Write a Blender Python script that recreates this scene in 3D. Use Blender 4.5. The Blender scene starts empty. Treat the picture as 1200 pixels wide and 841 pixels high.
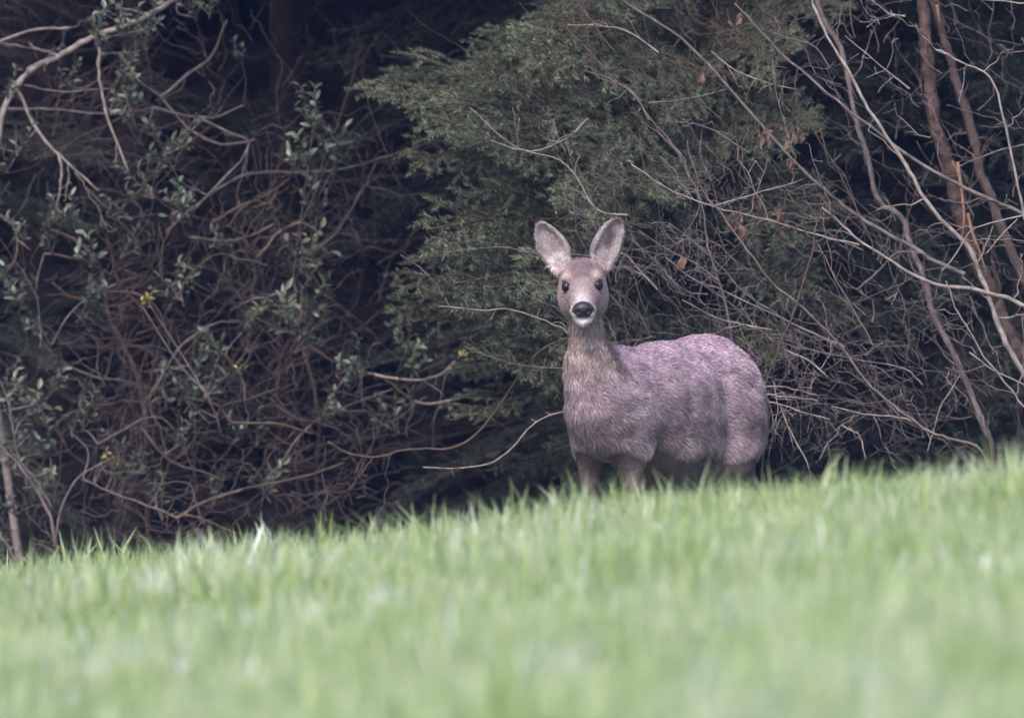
import bpy, math, random
import numpy as np
from mathutils import Vector, Matrix, noise as mnoise

R = math.radians
rng = np.random.default_rng(11)
random.seed(11)
scene = bpy.context.scene
COL = scene.collection

# ------------------------------------------------------------------ camera, sky, sun, exposure
PX = 14700.0            # photograph pixels per radian (long telephoto)
CAM_Z = 0.632
cam_d = bpy.data.cameras.new('camera')
cam_d.sensor_width = 36.0
cam_d.lens = 36.0 * PX / 1200.0
cam_d.clip_start = 0.5
cam_d.clip_end = 2000.0
cam_d.dof.use_dof = True
cam_d.dof.focus_distance = 35.0
cam_d.dof.aperture_fstop = 4.6
cam = bpy.data.objects.new('camera', cam_d)
cam.location = (0, 0, CAM_Z)
cam.rotation_euler = (R(90), 0, 0)
COL.objects.link(cam)
scene.camera = cam

SUN_EL, SUN_AZ = 48.0, 200.0      # azimuth clockwise from +Y: behind the photographer, a little to the left
world = bpy.data.worlds.new('World')
scene.world = world
world.use_nodes = True
wn = world.node_tree
sky = wn.nodes.new('ShaderNodeTexSky')
sky.sky_type = 'NISHITA'
sky.sun_disc = False
sky.sun_elevation = R(SUN_EL)
sky.sun_rotation = R(SUN_AZ)
sky.dust_density = 2.0
wn.links.new(sky.outputs[0], wn.nodes['Background'].inputs[0])
wn.nodes['Background'].inputs[1].default_value = 0.13

sun_d = bpy.data.lights.new('sun', 'SUN')
sun_d.energy = 1.5
sun_d.angle = R(25)
sun_d.color = (1.0, 0.95, 0.88)
sun = bpy.data.objects.new('sun', sun_d)
az = R(SUN_AZ)
to_sun = Vector((math.sin(az) * math.cos(R(SUN_EL)), math.cos(az) * math.cos(R(SUN_EL)), math.sin(R(SUN_EL))))
sun.rotation_euler = to_sun.to_track_quat('Z', 'Y').to_euler()
sun.location = (0, 20, 20)
COL.objects.link(sun)

scene.view_settings.view_transform = 'Standard'
scene.view_settings.look = 'None'
scene.view_settings.gamma = 1.0
scene.view_settings.exposure = 1.5
scene.cycles.use_denoising = True
scene.cycles.max_bounces = 5
scene.cycles.transparent_max_bounces = 4


# ------------------------------------------------------------------ helpers
def P(px, py, Y):
    """a point of the photograph (in its 1200 x 841 pixels) put at the distance Y"""
    return np.array([(px - 600.0) / PX * Y, Y, CAM_Z - (py - 420.5) / PX * Y])


def mat(name):
    m = bpy.data.materials.new(name)
    m.use_nodes = True
    nt = m.node_tree
    b = nt.nodes['Principled BSDF']
    b.inputs['Specular IOR Level'].default_value = 0.25
    return m, nt, b


def ramp(nt, stops):
    r = nt.nodes.new('ShaderNodeValToRGB')
    e = r.color_ramp.elements
    while len(e) < len(stops):
        e.new(0.5)
    for i, (p, c) in enumerate(stops):
        e[i].position = p
        e[i].color = (*c, 1)
    return r


def noise_node(nt, scale, detail=4, coord='Object', rough=0.6):
    t = nt.nodes.new('ShaderNodeTexCoord')
    n = nt.nodes.new('ShaderNodeTexNoise')
    n.inputs['Scale'].default_value = scale
    n.inputs['Detail'].default_value = detail
    n.inputs['Roughness'].default_value = rough
    nt.links.new(t.outputs[coord], n.inputs['Vector'])
    return n


def bark(name, stops, scale=30, bump=0.5, rough=0.85):
    m, nt, b = mat(name)
    n = noise_node(nt, scale, 6)
    r = ramp(nt, stops)
    nt.links.new(n.outputs['Fac'], r.inputs[0])
    nt.links.new(r.outputs[0], b.inputs['Base Color'])
    b.inputs['Roughness'].default_value = rough
    bp = nt.nodes.new('ShaderNodeBump')
    bp.inputs['Strength'].default_value = bump
    bp.inputs['Distance'].default_value = 0.004
    nt.links.new(n.outputs['Fac'], bp.inputs['Height'])
    nt.links.new(bp.outputs[0], b.inputs['Normal'])
    return m


def leafy(name, stops, rough=0.5, transl=0.35, spec=0.3, obj_random=0.4, patch=0.0, patch_scale=1.0):
    """blades, needles and leaves: every piece its own tint, light passing through"""
    m, nt, b = mat(name)
    g = nt.nodes.new('ShaderNodeNewGeometry')
    oi = nt.nodes.new('ShaderNodeObjectInfo')
    mx = nt.nodes.new('ShaderNodeMix')
    mx.data_type = 'FLOAT'
    mx.inputs[0].default_value = obj_random
    nt.links.new(g.outputs['Random Per Island'], mx.inputs[2])
    nt.links.new(oi.outputs['Random'], mx.inputs[3])
    fac = mx.outputs[0]
    if patch:
        n = nt.nodes.new('ShaderNodeTexNoise')
        n.inputs['Scale'].default_value = patch_scale
        n.inputs['Detail'].default_value = 3
        nt.links.new(g.outputs['Position'], n.inputs['Vector'])
        mr = nt.nodes.new('ShaderNodeMapRange')
        mr.inputs['From Min'].default_value = 0.3
        mr.inputs['From Max'].default_value = 0.7
        nt.links.new(n.outputs['Fac'], mr.inputs['Value'])
        m2 = nt.nodes.new('ShaderNodeMix')
        m2.data_type = 'FLOAT'
        m2.inputs[0].default_value = patch
        nt.links.new(fac, m2.inputs[2])
        nt.links.new(mr.outputs[0], m2.inputs[3])
        fac = m2.outputs[0]
    r = ramp(nt, stops)
    nt.links.new(fac, r.inputs[0])
    nt.links.new(r.outputs[0], b.inputs['Base Color'])
    b.inputs['Roughness'].default_value = rough
    b.inputs['Specular IOR Level'].default_value = spec
    if transl:
        tr = nt.nodes.new('ShaderNodeBsdfTranslucent')
        nt.links.new(r.outputs[0], tr.inputs['Color'])
        mix = nt.nodes.new('ShaderNodeMixShader')
        mix.inputs[0].default_value = transl
        nt.links.new(b.outputs[0], mix.inputs[1])
        nt.links.new(tr.outputs[0], mix.inputs[2])
        nt.links.new(mix.outputs[0], nt.nodes['Material Output'].inputs['Surface'])
    return m


M = {}
M['grass'] = leafy('grass blades', [(0.15, (0.15, 0.24, 0.045)), (0.33, (0.29, 0.375, 0.12)),
                                    (0.52, (0.39, 0.455, 0.235)), (0.70, (0.46, 0.51, 0.36)), (0.9, (0.64, 0.67, 0.60))],  # the whitest stop paints wet glints into the blades
                   rough=0.4, transl=0.4, spec=0.5, obj_random=0.6, patch=0.5, patch_scale=3.2)
M['glint'] = leafy('dew-white blades', [(0.0, (0.55, 0.60, 0.52)), (1.0, (0.78, 0.80, 0.78))], rough=0.3, transl=0.3, spec=0.5)  # white glints on wet grass, painted as pale blade colour
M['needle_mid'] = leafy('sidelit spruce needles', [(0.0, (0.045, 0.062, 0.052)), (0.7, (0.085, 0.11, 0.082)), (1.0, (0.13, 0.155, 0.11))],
                        rough=0.5, transl=0.1, obj_random=0.5)  # mid copy of the needle colour, with side light painted in
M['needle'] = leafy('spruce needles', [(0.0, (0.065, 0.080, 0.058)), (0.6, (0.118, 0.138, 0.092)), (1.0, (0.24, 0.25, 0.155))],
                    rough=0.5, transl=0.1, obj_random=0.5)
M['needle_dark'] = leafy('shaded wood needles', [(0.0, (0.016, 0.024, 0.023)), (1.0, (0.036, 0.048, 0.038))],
                         rough=0.6, transl=0.05, obj_random=0.5)  # darker copy of the needle colour, with the wood's shade painted in
M['leaf'] = leafy('privet leaves', [(0.0, (0.05, 0.066, 0.045)), (0.6, (0.09, 0.11, 0.075)), (1.0, (0.16, 0.18, 0.12))],
                  rough=0.38, transl=0.25, spec=0.5)
M['yellow_leaf'] = leafy('yellowing leaves', [(0.0, (0.28, 0.24, 0.08)), (1.0, (0.42, 0.34, 0.14))], transl=0.3)
M['dead_leaf'] = leafy('dry beech leaves', [(0.0, (0.12, 0.065, 0.05)), (1.0, (0.21, 0.13, 0.10))], rough=0.7, transl=0.3)
M['bark_brown'] = bark('brown bark', [(0.25, (0.03, 0.02, 0.016)), (0.55, (0.075, 0.05, 0.04)), (0.8, (0.15, 0.11, 0.09))])
M['bark_dark'] = bark('dark spruce bark', [(0.25, (0.03, 0.021, 0.02)), (0.6, (0.075, 0.05, 0.045)), (0.85, (0.13, 0.095, 0.085))], 22, 1.0)
M['bark_red'] = bark('reddish spruce bark', [(0.3, (0.022, 0.014, 0.013)), (0.55, (0.06, 0.036, 0.032)), (0.8, (0.13, 0.085, 0.075))], 40, 1.6)
M['bark_pale'] = bark('pale lichened bark', [(0.25, (0.08, 0.06, 0.055)), (0.5, (0.20, 0.16, 0.15)), (0.8, (0.36, 0.32, 0.31))], 34, 0.5)
M['bark_grey'] = bark('grey twig bark', [(0.25, (0.045, 0.034, 0.034)), (0.5, (0.11, 0.085, 0.082)), (0.8, (0.22, 0.18, 0.175))], 34, 0.5)
M['splinter'] = bark('torn orange wood', [(0.2, (0.16, 0.07, 0.04)), (0.8, (0.32, 0.18, 0.12))], 60, 0.6)
M['dead_twig'] = bark('dead conifer twigs', [(0.2, (0.045, 0.035, 0.034)), (0.6, (0.09, 0.07, 0.066)), (0.9, (0.16, 0.125, 0.12))], 40, 0.2)


def mk_mesh(name, V, F, mats=(), midx=None, smooth=True):
    """V (n,3), F (m,3) triangles -> mesh data, fast"""
    me = bpy.data.meshes.new(name)
    V = np.asarray(V, np.float32)
    F = np.asarray(F, np.int32)
    me.vertices.add(len(V))
    me.vertices.foreach_set('co', V.ravel())
    me.loops.add(F.size)
    me.loops.foreach_set('vertex_index', F.ravel())
    me.polygons.add(len(F))
    me.polygons.foreach_set('loop_start', np.arange(len(F), dtype=np.int32) * F.shape[1])
    for m in mats:
        me.materials.append(m)
    if midx is not None:
        me.polygons.foreach_set('material_index', np.asarray(midx, np.int32))
    me.polygons.foreach_set('use_smooth', np.full(len(F), smooth, bool))
    me.update(calc_edges=True)
    return me


def mk_obj(name, me, parent=None, loc=(0, 0, 0), kind=None):
    o = bpy.data.objects.new(name, me)
    COL.objects.link(o)
    if parent is not None:
        o.parent = parent
    o.location = loc
    if kind:
        o['kind'] = kind
    return o


def thing(name, label, cat, loc=(0, 0, 0), group=None):
    o = bpy.data.objects.new(name, None)
    o.empty_display_size = 0.1
    COL.objects.link(o)
    o.location = loc
    o['label'] = label
    o['category'] = cat
    if group:
        o['group'] = group
    return o


class Buf:
    def __init__(self):
        self.V, self.F, self.I, self.n = [], [], [], 0

    def add(self, V, F, i=0):
        V = np.asarray(V, float).reshape(-1, 3)
        F = np.asarray(F, int).reshape(-1, 3)
        self.V.append(V)
        self.F.append(F + self.n)
        self.I.append(np.full(len(F), i))
        self.n += len(V)

    def mesh(self, name, mats, smooth=True, offset=(0, 0, 0)):
        V = np.concatenate(self.V) - np.asarray(offset, float)
        return mk_mesh(name, V, np.concatenate(self.F), mats, np.concatenate(self.I), smooth)


def unit(v):
    return v / (np.linalg.norm(v, axis=-1, keepdims=True) + 1e-12)


def resample(pts, n):
    """Catmull-Rom through pts"""
    pts = np.asarray(pts, float)
    if len(pts) == 2:
        t = np.linspace(0, 1, n)[:, None]
        return pts[0] * (1 - t) + pts[1] * t
    p = np.vstack([2 * pts[0] - pts[1], pts, 2 * pts[-1] - pts[-2]])
    u = np.linspace(0, len(pts) - 1 - 1e-6, n)
    i = u.astype(int)
    t = (u - i)[:, None]
    a, b, c, d = p[i], p[i + 1], p[i + 2], p[i + 3]
    return 0.5 * (2 * b + (c - a) * t + (2 * a - 5 * b + 4 * c - d) * t ** 2 + (3 * b - 3 * c + d - a) * t ** 3)


def tube(buf, pts, rad, sides=6, i=0, knob=0.0):
    pts = np.asarray(pts, float)
    n = len(pts)
    rad = np.broadcast_to(np.asarray(rad, float), (n,)).copy()
    if knob:
        rad *= 1 + knob * rng.uniform(-1, 1, n)
    T = unit(np.gradient(pts, axis=0))
    ref = np.array([0.13, 0.31, 0.94]) if abs(T[0, 2]) < 0.8 else np.array([0.94, 0.31, 0.13])
    A = unit(np.cross(T, ref))
    B = np.cross(T, A)
    ang = np.arange(sides) * 2 * math.pi / sides
    V = pts[:, None, :] + rad[:, None, None] * (np.cos(ang)[None, :, None] * A[:, None, :] + np.sin(ang)[None, :, None] * B[:, None, :])
    if sides >= 8:
        V = pts[:, None, :] + (V - pts[:, None, :]) * (1 + 0.09 * rng.normal(0, 1, (n, sides, 1)))
    V = np.vstack([V.reshape(-1, 3), pts[-1:] + T[-1:] * rad[-1]])
    k = np.arange(n - 1)[:, None] * sides
    s = np.arange(sides)[None, :]
    s2 = (s + 1) % sides
    a, b, c, d = k + s, k + s2, k + sides + s2, k + sides + s
    F = np.concatenate([np.stack([a, b, c], -1).reshape(-1, 3), np.stack([a, c, d], -1).reshape(-1, 3)])
    tip = n * sides
    base = (n - 1) * sides
    cap = np.stack([base + s[0], base + s2[0], np.full(sides, tip)], -1)
    buf.add(V, np.concatenate([F, cap]), i)


def wiggle(n, amp, smooth=3):
    w = rng.normal(0, 1, (n + 2 * smooth, 3))
    k = np.ones(2 * smooth + 1) / (2 * smooth + 1)
    w = np.stack([np.convolve(w[:, j], k, 'valid') for j in range(3)], -1)
    return w * amp


# ------------------------------------------------------------------ ground
def ground_z(x, y):
    x = np.asarray(x, float)
    y = np.asarray(y, float)
    lat = 2.2 * np.tanh(x / 2.2)
    crest = 0.132 + 0.118 * lat - 0.012 * lat ** 2
    field = crest - 0.0146 * (29.8 - np.clip(y, -60, 29.8))
    low = -0.03 + 0.03 * lat + 0.02 * np.clip(y - 38, 0, 60)
    t = np.clip((y - 29.6) / 5.2, 0, 1)
    t = t * t * (3 - 2 * t)
    z = field * (1 - t) + low * t
    z = z + 0.016 * np.sin(x * 2.1 + 0.4 * y) * np.sin(y * 1.3 + 1.0) + 0.010 * np.sin(x * 5.3 + 1.7) * np.sin(y * 3.1)
    return z


def sheet(name, xs, ys, m, dz=0.0):
    X, Y = np.meshgrid(xs, ys)
    Z = ground_z(X, Y) + dz
    nx, ny = len(xs), len(ys)
    V = np.stack([X, Y, Z], -1).reshape(-1, 3)
    i = (np.arange(ny - 1)[:, None] * nx + np.arange(nx - 1)[None, :]).ravel()
    F = np.concatenate([np.stack([i, i + 1, i + nx + 1], -1), np.stack([i, i + nx + 1, i + nx], -1)])
    return mk_mesh(name, V, F, [m])


mg, nt, b = mat('meadow soil and moss')
n = noise_node(nt, 3.0, 6)
r = ramp(nt, [(0.3, (0.05, 0.075, 0.025)), (0.6, (0.10, 0.15, 0.05)), (0.8, (0.15, 0.19, 0.07))])
nt.links.new(n.outputs['Fac'], r.inputs[0])
nt.links.new(r.outputs[0], b.inputs['Base Color'])
b.inputs['Roughness'].default_value = 0.95
far_x = np.concatenate([-np.geomspace(600, 6, 16), np.linspace(-5, 5, 81), np.geomspace(6, 600, 16)])
o = mk_obj('ground', sheet('ground', far_x, np.concatenate([[-60, -30, -10], np.linspace(0, 46, 120), np.geomspace(48, 900, 16)]), mg))
o['kind'] = 'structure'
o['label'] = 'gently rising meadow ground under the grass'
o['category'] = 'ground'

mf, nt, b = mat('needle litter')
n = noise_node(nt, 25.0, 8, rough=0.75)
r = ramp(nt, [(0.3, (0.018, 0.013, 0.012)), (0.6, (0.045, 0.032, 0.027)), (0.8, (0.085, 0.06, 0.05))])
nt.links.new(n.outputs['Fac'], r.inputs[0])
nt.links.new(r.outputs[0], b.inputs['Base Color'])
b.inputs['Roughness'].default_value = 1.0
o = mk_obj('forest_floor', sheet('forest_floor', np.linspace(-16, 16, 120), np.linspace(35.6, 62, 80), mf, 0.012))
o['kind'] = 'structure'
o['label'] = 'dark needle litter under the trees behind the meadow'
o['category'] = 'forest floor'


# ------------------------------------------------------------------ spruce bough, dead bough, leaf sprig prototypes
def spray_twigs(L, n_side, wide, sub, droop, curl=0.0, ang=(32, 58)):
    """centre lines of a flat conifer spray along +x: list of (points, thickness)"""
    out = []
    t = np.linspace(0, 1, 14)
    axis = np.stack([t * L, curl * L * t ** 2, -droop * L * t ** 1.8 + 0.02 * L * np.sin(t * 5)], -1) + wiggle(14, 0.006)
    axis[0] = 0
    out.append((axis, 0.006 * L + 0.0015))
    for k in range(n_side):
        u = 0.10 + 0.88 * (k + rng.uniform(-0.3, 0.3)) / n_side
        u = min(max(u, 0.05), 0.985)
        p = np.array([np.interp(u, t, axis[:, j]) for j in range(3)])
        s = 1 if k % 2 else -1
        l = L * wide * (0.25 + 0.85 * (1 - u) ** 0.75) * rng.uniform(0.75, 1.15) * min(1, 0.55 + 1.6 * u)
        a = R(rng.uniform(*ang))
        tt = np.linspace(0, 1, 8)
        d = np.array([math.cos(a), s * math.sin(a), rng.uniform(-0.10, 0.12)])
        q = p + tt[:, None] * l * d + np.stack([0.12 * l * tt ** 2, -0.18 * s * l * tt ** 2, -rng.uniform(0.05, 0.35) * l * tt ** 2], -1)
        q += wiggle(8, 0.004 * min(1, l / 0.1))
        q[0] = p
        out.append((q, 0.0022))
        if sub:
            m = int(l / 0.035)
            for j in range(m):
                v = 0.15 + 0.8 * (j + rng.uniform(-.3, .3)) / max(m, 1)
                p2 = np.array([np.interp(v, tt, q[:, c]) for c in range(3)])
                dirn = unit(q[-1] - q[0])
                side = np.cross(dirn, [0, 0, 1.0]) * (1 if j % 2 else -1)
                l2 = l * 0.42 * (1 - v * 0.75) * rng.uniform(0.6, 1.2)
                if l2 < 0.02:
                    continue
                t3 = np.linspace(0, 1, 4)[:, None]
                d2 = unit(dirn * 0.75 + side * 0.7 + np.array([0, 0, rng.uniform(-.25, .15)]))
                q2 = p2 + t3 * l2 * d2 + np.array([0, 0, -0.15 * l2]) * t3 ** 2
                out.append((q2, 0.0014))
    return out


def needles_on(buf, pts, per_m, length, width, i=0):
    pts = np.asarray(pts)
    seg = np.linalg.norm(np.diff(pts, axis=0), axis=1)
    s = np.concatenate([[0], np.cumsum(seg)])
    n = int(s[-1] * per_m)
    if n < 2:
        return
    u = rng.uniform(0.03, 1.0, n) * s[-1]
    p = np.stack([np.interp(u, s, pts[:, j]) for j in range(3)], -1)
    T = unit(np.stack([np.interp(u, s, np.gradient(pts[:, j])) for j in range(3)], -1))
    side = unit(np.cross(T, np.array([0, 0, 1.0])))
    up = np.cross(side, T)
    a = rng.normal(0, 1.0, n) + np.where(rng.random(n) < 0.5, 0, math.pi)   # mostly to both sides
    d = unit(T * 0.8 + (np.cos(a)[:, None] * side + (np.sin(a) * 0.8 + 0.25)[:, None] * up) * 0.75)
    l = length * rng.uniform(0.7, 1.15, n)[:, None]
    w = unit(np.cross(d, rng.normal(0, 1, (n, 3)))) * width * 0.5
    V = np.stack([p - w, p + w, p + d * l], 1).reshape(-1, 3)
    buf.add(V, np.arange(3 * n).reshape(-1, 3), i)


def bough_mesh(name, L, n_side, wide, sub, droop, per_m, nl, nw, mats, ang=(32, 58)):
    b = Buf()
    for q, w in spray_twigs(L, n_side, wide, sub, droop, rng.uniform(-0.12, 0.12), ang):
        tube(b, q, np.linspace(w, w * 0.4, len(q)), 4, 1)
        needles_on(b, q, per_m, nl, nw, 0)
    return b.mesh(name, mats, smooth=False)


GREEN = [bough_mesh('spruce bough', 1.0, 30, 0.30, True, rng.uniform(0.05, 0.2), 1150, 0.0135, 0.0018, [M['needle'], M['bark_brown']], (20, 40)) for k in range(6)]
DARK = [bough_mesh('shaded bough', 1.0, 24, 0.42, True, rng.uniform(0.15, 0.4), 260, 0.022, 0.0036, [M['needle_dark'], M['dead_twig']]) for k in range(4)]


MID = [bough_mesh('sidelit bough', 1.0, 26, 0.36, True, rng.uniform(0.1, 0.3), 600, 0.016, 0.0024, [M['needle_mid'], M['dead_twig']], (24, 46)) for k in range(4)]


def dead_mesh(name):
    b = Buf()
    for q, w in spray_twigs(1.0, 18, 0.5, True, rng.uniform(0.1, 0.4), rng.uniform(-0.2, 0.2)):
        n = 2 * len(q)
        q = resample(q, n) + wiggle(n, 0.012) * np.linspace(0, 1, n)[:, None]
        tube(b, q, np.linspace(w * 0.8, w * 0.35, n), 3, 0)
    return b.mesh(name, [M['dead_twig']])


DEAD = [dead_mesh('dead bough') for k in range(4)]


def leaf_blade(buf, p, d, nrm, l, w, i=0, fold=0.25):
    """oval folded leaf: midrib and two curved halves"""
    d = unit(np.asarray(d, float))
    s = unit(np.cross(d, nrm))
    u = np.cross(s, d)
    rows = [(0.0, 0.06), (0.3, 0.85), (0.6, 0.9), (0.85, 0.45), (1.0, 0.0)]
    V = []
    for t, k in rows:
        c = p + d * l * t - u * l * 0.18 * t * t
        V += [c - s * w * k * 0.5 + u * w * k * fold, c, c + s * w * k * 0.5 + u * w * k * fold]
    F = []
    for r_ in range(len(rows) - 1):
        a = r_ * 3
        F += [(a, a + 1, a + 4), (a, a + 4, a + 3), (a + 1, a + 2, a + 5), (a + 1, a + 5, a + 4)]
    buf.add(V, F, i)


def sprig_mesh(name, L, n, ll, lw, mats):
    b = Buf()
    t = np.linspace(0, 1, 7)
    for k in range(3):
        az_ = rng.uniform(0, 2 * math.pi)
        sp = 0.0 if k == 0 else 0.55
        d = np.array([math.cos(az_) * sp, math.sin(az_) * sp, 1.0])
        l = L * (1 if k == 0 else rng.uniform(0.5, 0.8))
        q = t[:, None] * l * unit(d) + wiggle(7, 0.008) * t[:, None]
        tube(b, q, np.linspace(0.0022, 0.001, 7), 4, 1)
        m = n if k == 0 else n // 2
        for j in range(m):
            u = 0.2 + 0.8 * j / max(m - 1, 1)
            p = np.array([np.interp(u, t, q[:, c]) for c in range(3)])
            a = j * 2.4 + rng.uniform(-.4, .4)
            out = np.array([math.cos(a), math.sin(a), rng.uniform(0.3, 1.1)])
            leaf_blade(b, p, out, np.array([0, 0, 1.0]) + rng.normal(0, .25, 3), ll * rng.uniform(.6, 1.15), lw * rng.uniform(.75, 1.1))
    return b.mesh(name, mats, smooth=True)


SPRIG = [sprig_mesh('leaf sprig', 0.13, 12, 0.033, 0.015, [M['leaf'], M['bark_grey']]) for k in range(5)]
YELLOW = sprig_mesh('yellow sprig', 0.06, 7, 0.03, 0.011, [M['yellow_leaf'], M['bark_brown']])


def orient(o, p, d, roll=0.0, s=1.0, up=(0, 0, 1)):
    """place a prototype that grows along +x at world point p, heading d (parent at its own location, unrotated)"""
    x = Vector(d).normalized()
    y = Vector(up).cross(x)
    if y.length < 1e-4:
        y = Vector((0, 1, 0))
    y.normalize()
    z = x.cross(y)
    m = Matrix((x, y, z)).transposed() @ Matrix.Rotation(roll, 3, 'X')
    off = o.parent.location if o.parent else Vector((0, 0, 0))
    m4 = m.to_4x4()
    m4.translation = Vector(p) - off
    o.matrix_basis = m4 @ Matrix.Diagonal((*([s] * 3 if np.isscalar(s) else s), 1))


def trunk_mesh(name, pts, rad, m, base, sides=12, knob=0.05, n=None):
    b = Buf()
    n = n or max(12, int(len(pts) * 8))
    q = resample(pts, n)
    q[1:] += wiggle(n, 0.25 * np.mean(rad))[1:]
    r_ = np.interp(np.linspace(0, 1, n), np.linspace(0, 1, len(rad)), rad)
    tube(b, q, r_, sides, 0, knob)
    return b.mesh(name, [m], True, base), q


def coarse_crown(z0, z1, r0, per_m, size=(.07, .17)):
    """needle sprays of a spruce crown above the picture: drooping pointed fans spread through its cone"""
    n = int((z1 - z0) * per_m)
    z = z0 + (z1 - z0) * rng.random(n) ** 1.15
    rr = r0 * (1 - (z - z0) / (z1 - z0)) + 0.08
    a = rng.uniform(0, 2 * math.pi, n)
    rad = rr * (0.25 + 0.75 * np.sqrt(rng.random(n)))
    c = np.stack([np.cos(a) * rad, np.sin(a) * rad, z - rad * 0.35], -1)
    d = unit(np.stack([np.cos(a), np.sin(a), np.full(n, -0.45)], -1) + rng.normal(0, .25, (n, 3)))
    s = unit(np.cross(d, rng.normal(0, .5, (n, 3)) + np.array([0, 0, 1.0])))
    l = rng.uniform(*size, n)[:, None]
    w = l * rng.uniform(0.14, 0.26, n)[:, None]
    V = np.stack([c - s * w * .4, c + s * w * .4, c + d * l * .5 + s * w, c + d * l, c + d * l * .5 - s * w], 1).reshape(-1, 3)
    k = np.arange(n)[:, None] * 5
    F = np.concatenate([k + np.array([[0, 1, 2]]), k + np.array([[0, 2, 4]]), k + np.array([[4, 2, 3]])])
    return V, F


# ------------------------------------------------------------------ background spruces
HIGH = []  # upper crowns out of view, put in to block sky light over the wood
for k in range(3):
    V, F = coarse_crown(2.5, 8.5, 1.9, 1700)
    HIGH.append(mk_mesh('upper crown', V, F, [M['needle_dark']], smooth=False))


def back_spruce(px, Y, n_boughs, label, dead_share, r_trunk, zmin=0.1, group=None, reach=(0.5, 1.1), green=None):
    x = (px - 600) / PX * Y
    z = float(ground_z(x, Y))
    t = thing('spruce_tree', label, 'spruce', (x, Y, z), group)
    me, q = trunk_mesh('trunk', [(x, Y, z - .1), (x + .03, Y, z + 3), (x, Y, z + 8.6)], [r_trunk, r_trunk * .8, .02], M['bark_dark'], (x, Y, z), 10, 0.06, 30)
    mk_obj('trunk', me, t)
    c = mk_obj('crown', random.choice(HIGH), t, kind='stuff')
    c.rotation_euler = (0, 0, random.uniform(0, 6.28))
    for k in range(n_boughs):
        h = zmin + (1.9 - zmin) * (k + random.random()) / n_boughs
        a = -math.pi / 2 + random.gauss(0, 1.0)
        dead = random.random() < dead_share
        me = random.choice(DEAD if dead else (green or DARK))
        o = mk_obj('bough', me, t)
        orient(o, (x + math.cos(a) * r_trunk * .7, Y + math.sin(a) * r_trunk * .7, z + h),
               (math.cos(a), math.sin(a), random.uniform(-0.25, 0.2)), random.uniform(-.5, .5), random.uniform(*reach))
    return t


BACK = [
    (-60, 39.6, 46, 'dark spruce with bare dead lower boughs at the thicket end of the wood edge', 0.8, 0.07),
    (150, 40.3, 52, 'shaded spruce hidden behind the pale forked stick of the thicket', 0.6, 0.06),
    (330, 40.8, 46, 'shaded spruce with drooping dead twigs between thicket and dark hollow', 0.65, 0.065),
    (500, 42.6, 34, 'deeply shaded spruce standing at the back of the dark hollow', 0.5, 0.08),
    (690, 39.6, 50, 'dark spruce behind the lighter green spruce and the deer', 0.15, 0.07),
    (860, 38.8, 75, 'dark green spruce behind the fine bare twigs beside the deer', 0.12, 0.07),
    (1010, 38.9, 75, 'dark green spruce behind the bent grey stem', 0.15, 0.07),
    (1190, 38.9, 75, 'dark green spruce behind the two reddish leaning trunks', 0.15, 0.08),
]
for px, Y, n, lab, ds, rt in BACK:
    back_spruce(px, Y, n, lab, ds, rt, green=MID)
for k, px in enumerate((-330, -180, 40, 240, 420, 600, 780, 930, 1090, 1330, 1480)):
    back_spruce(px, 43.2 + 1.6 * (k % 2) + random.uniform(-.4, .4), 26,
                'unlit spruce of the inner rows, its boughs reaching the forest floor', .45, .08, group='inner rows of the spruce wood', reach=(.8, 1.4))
# the wood goes on behind and to both sides
fw = Buf()
for k in range(70):
    x = random.uniform(-15, 15) if k < 40 else random.uniform(-5, 5)
    Y = random.uniform(46.5, 58) if abs(x) < 5 else random.uniform(39, 54)
    V, F = coarse_crown(0.0, random.uniform(7, 11), random.uniform(1.6, 2.3), 420, (.16, .42))
    fw.add(V + np.array([x, Y, float(ground_z(x, Y))]), F)
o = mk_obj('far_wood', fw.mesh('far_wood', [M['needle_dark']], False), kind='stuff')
o['label'] = 'dark mass of spruces deep in the wood'
o['category'] = 'wood'

# ------------------------------------------------------------------ the lighter spruce in front, boughs reaching over the hollow
bx, bY = (800 - 600) / PX * 38.0, 38.0
bz = float(ground_z(bx, bY))
ST = thing('spruce_tree', 'light green spruce whose feathery boughs reach over the dark hollow beside the deer', 'spruce', (bx, bY, bz))
me, q = trunk_mesh('trunk', [(bx, bY, bz - .1), (bx + .02, bY, bz + 3), (bx, bY, bz + 7.5)], [.06, .05, .015], M['bark_dark'], (bx, bY, bz), 10, 0.06, 30)
mk_obj('trunk', me, ST)
V, F = coarse_crown(2.45, 7.5, 1.5, 1500)
mk_obj('crown', mk_mesh('upper crown', V, F, [M['needle_dark']], smooth=False), ST, kind='stuff')  # unseen top of the tree, added for its shade
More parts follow.
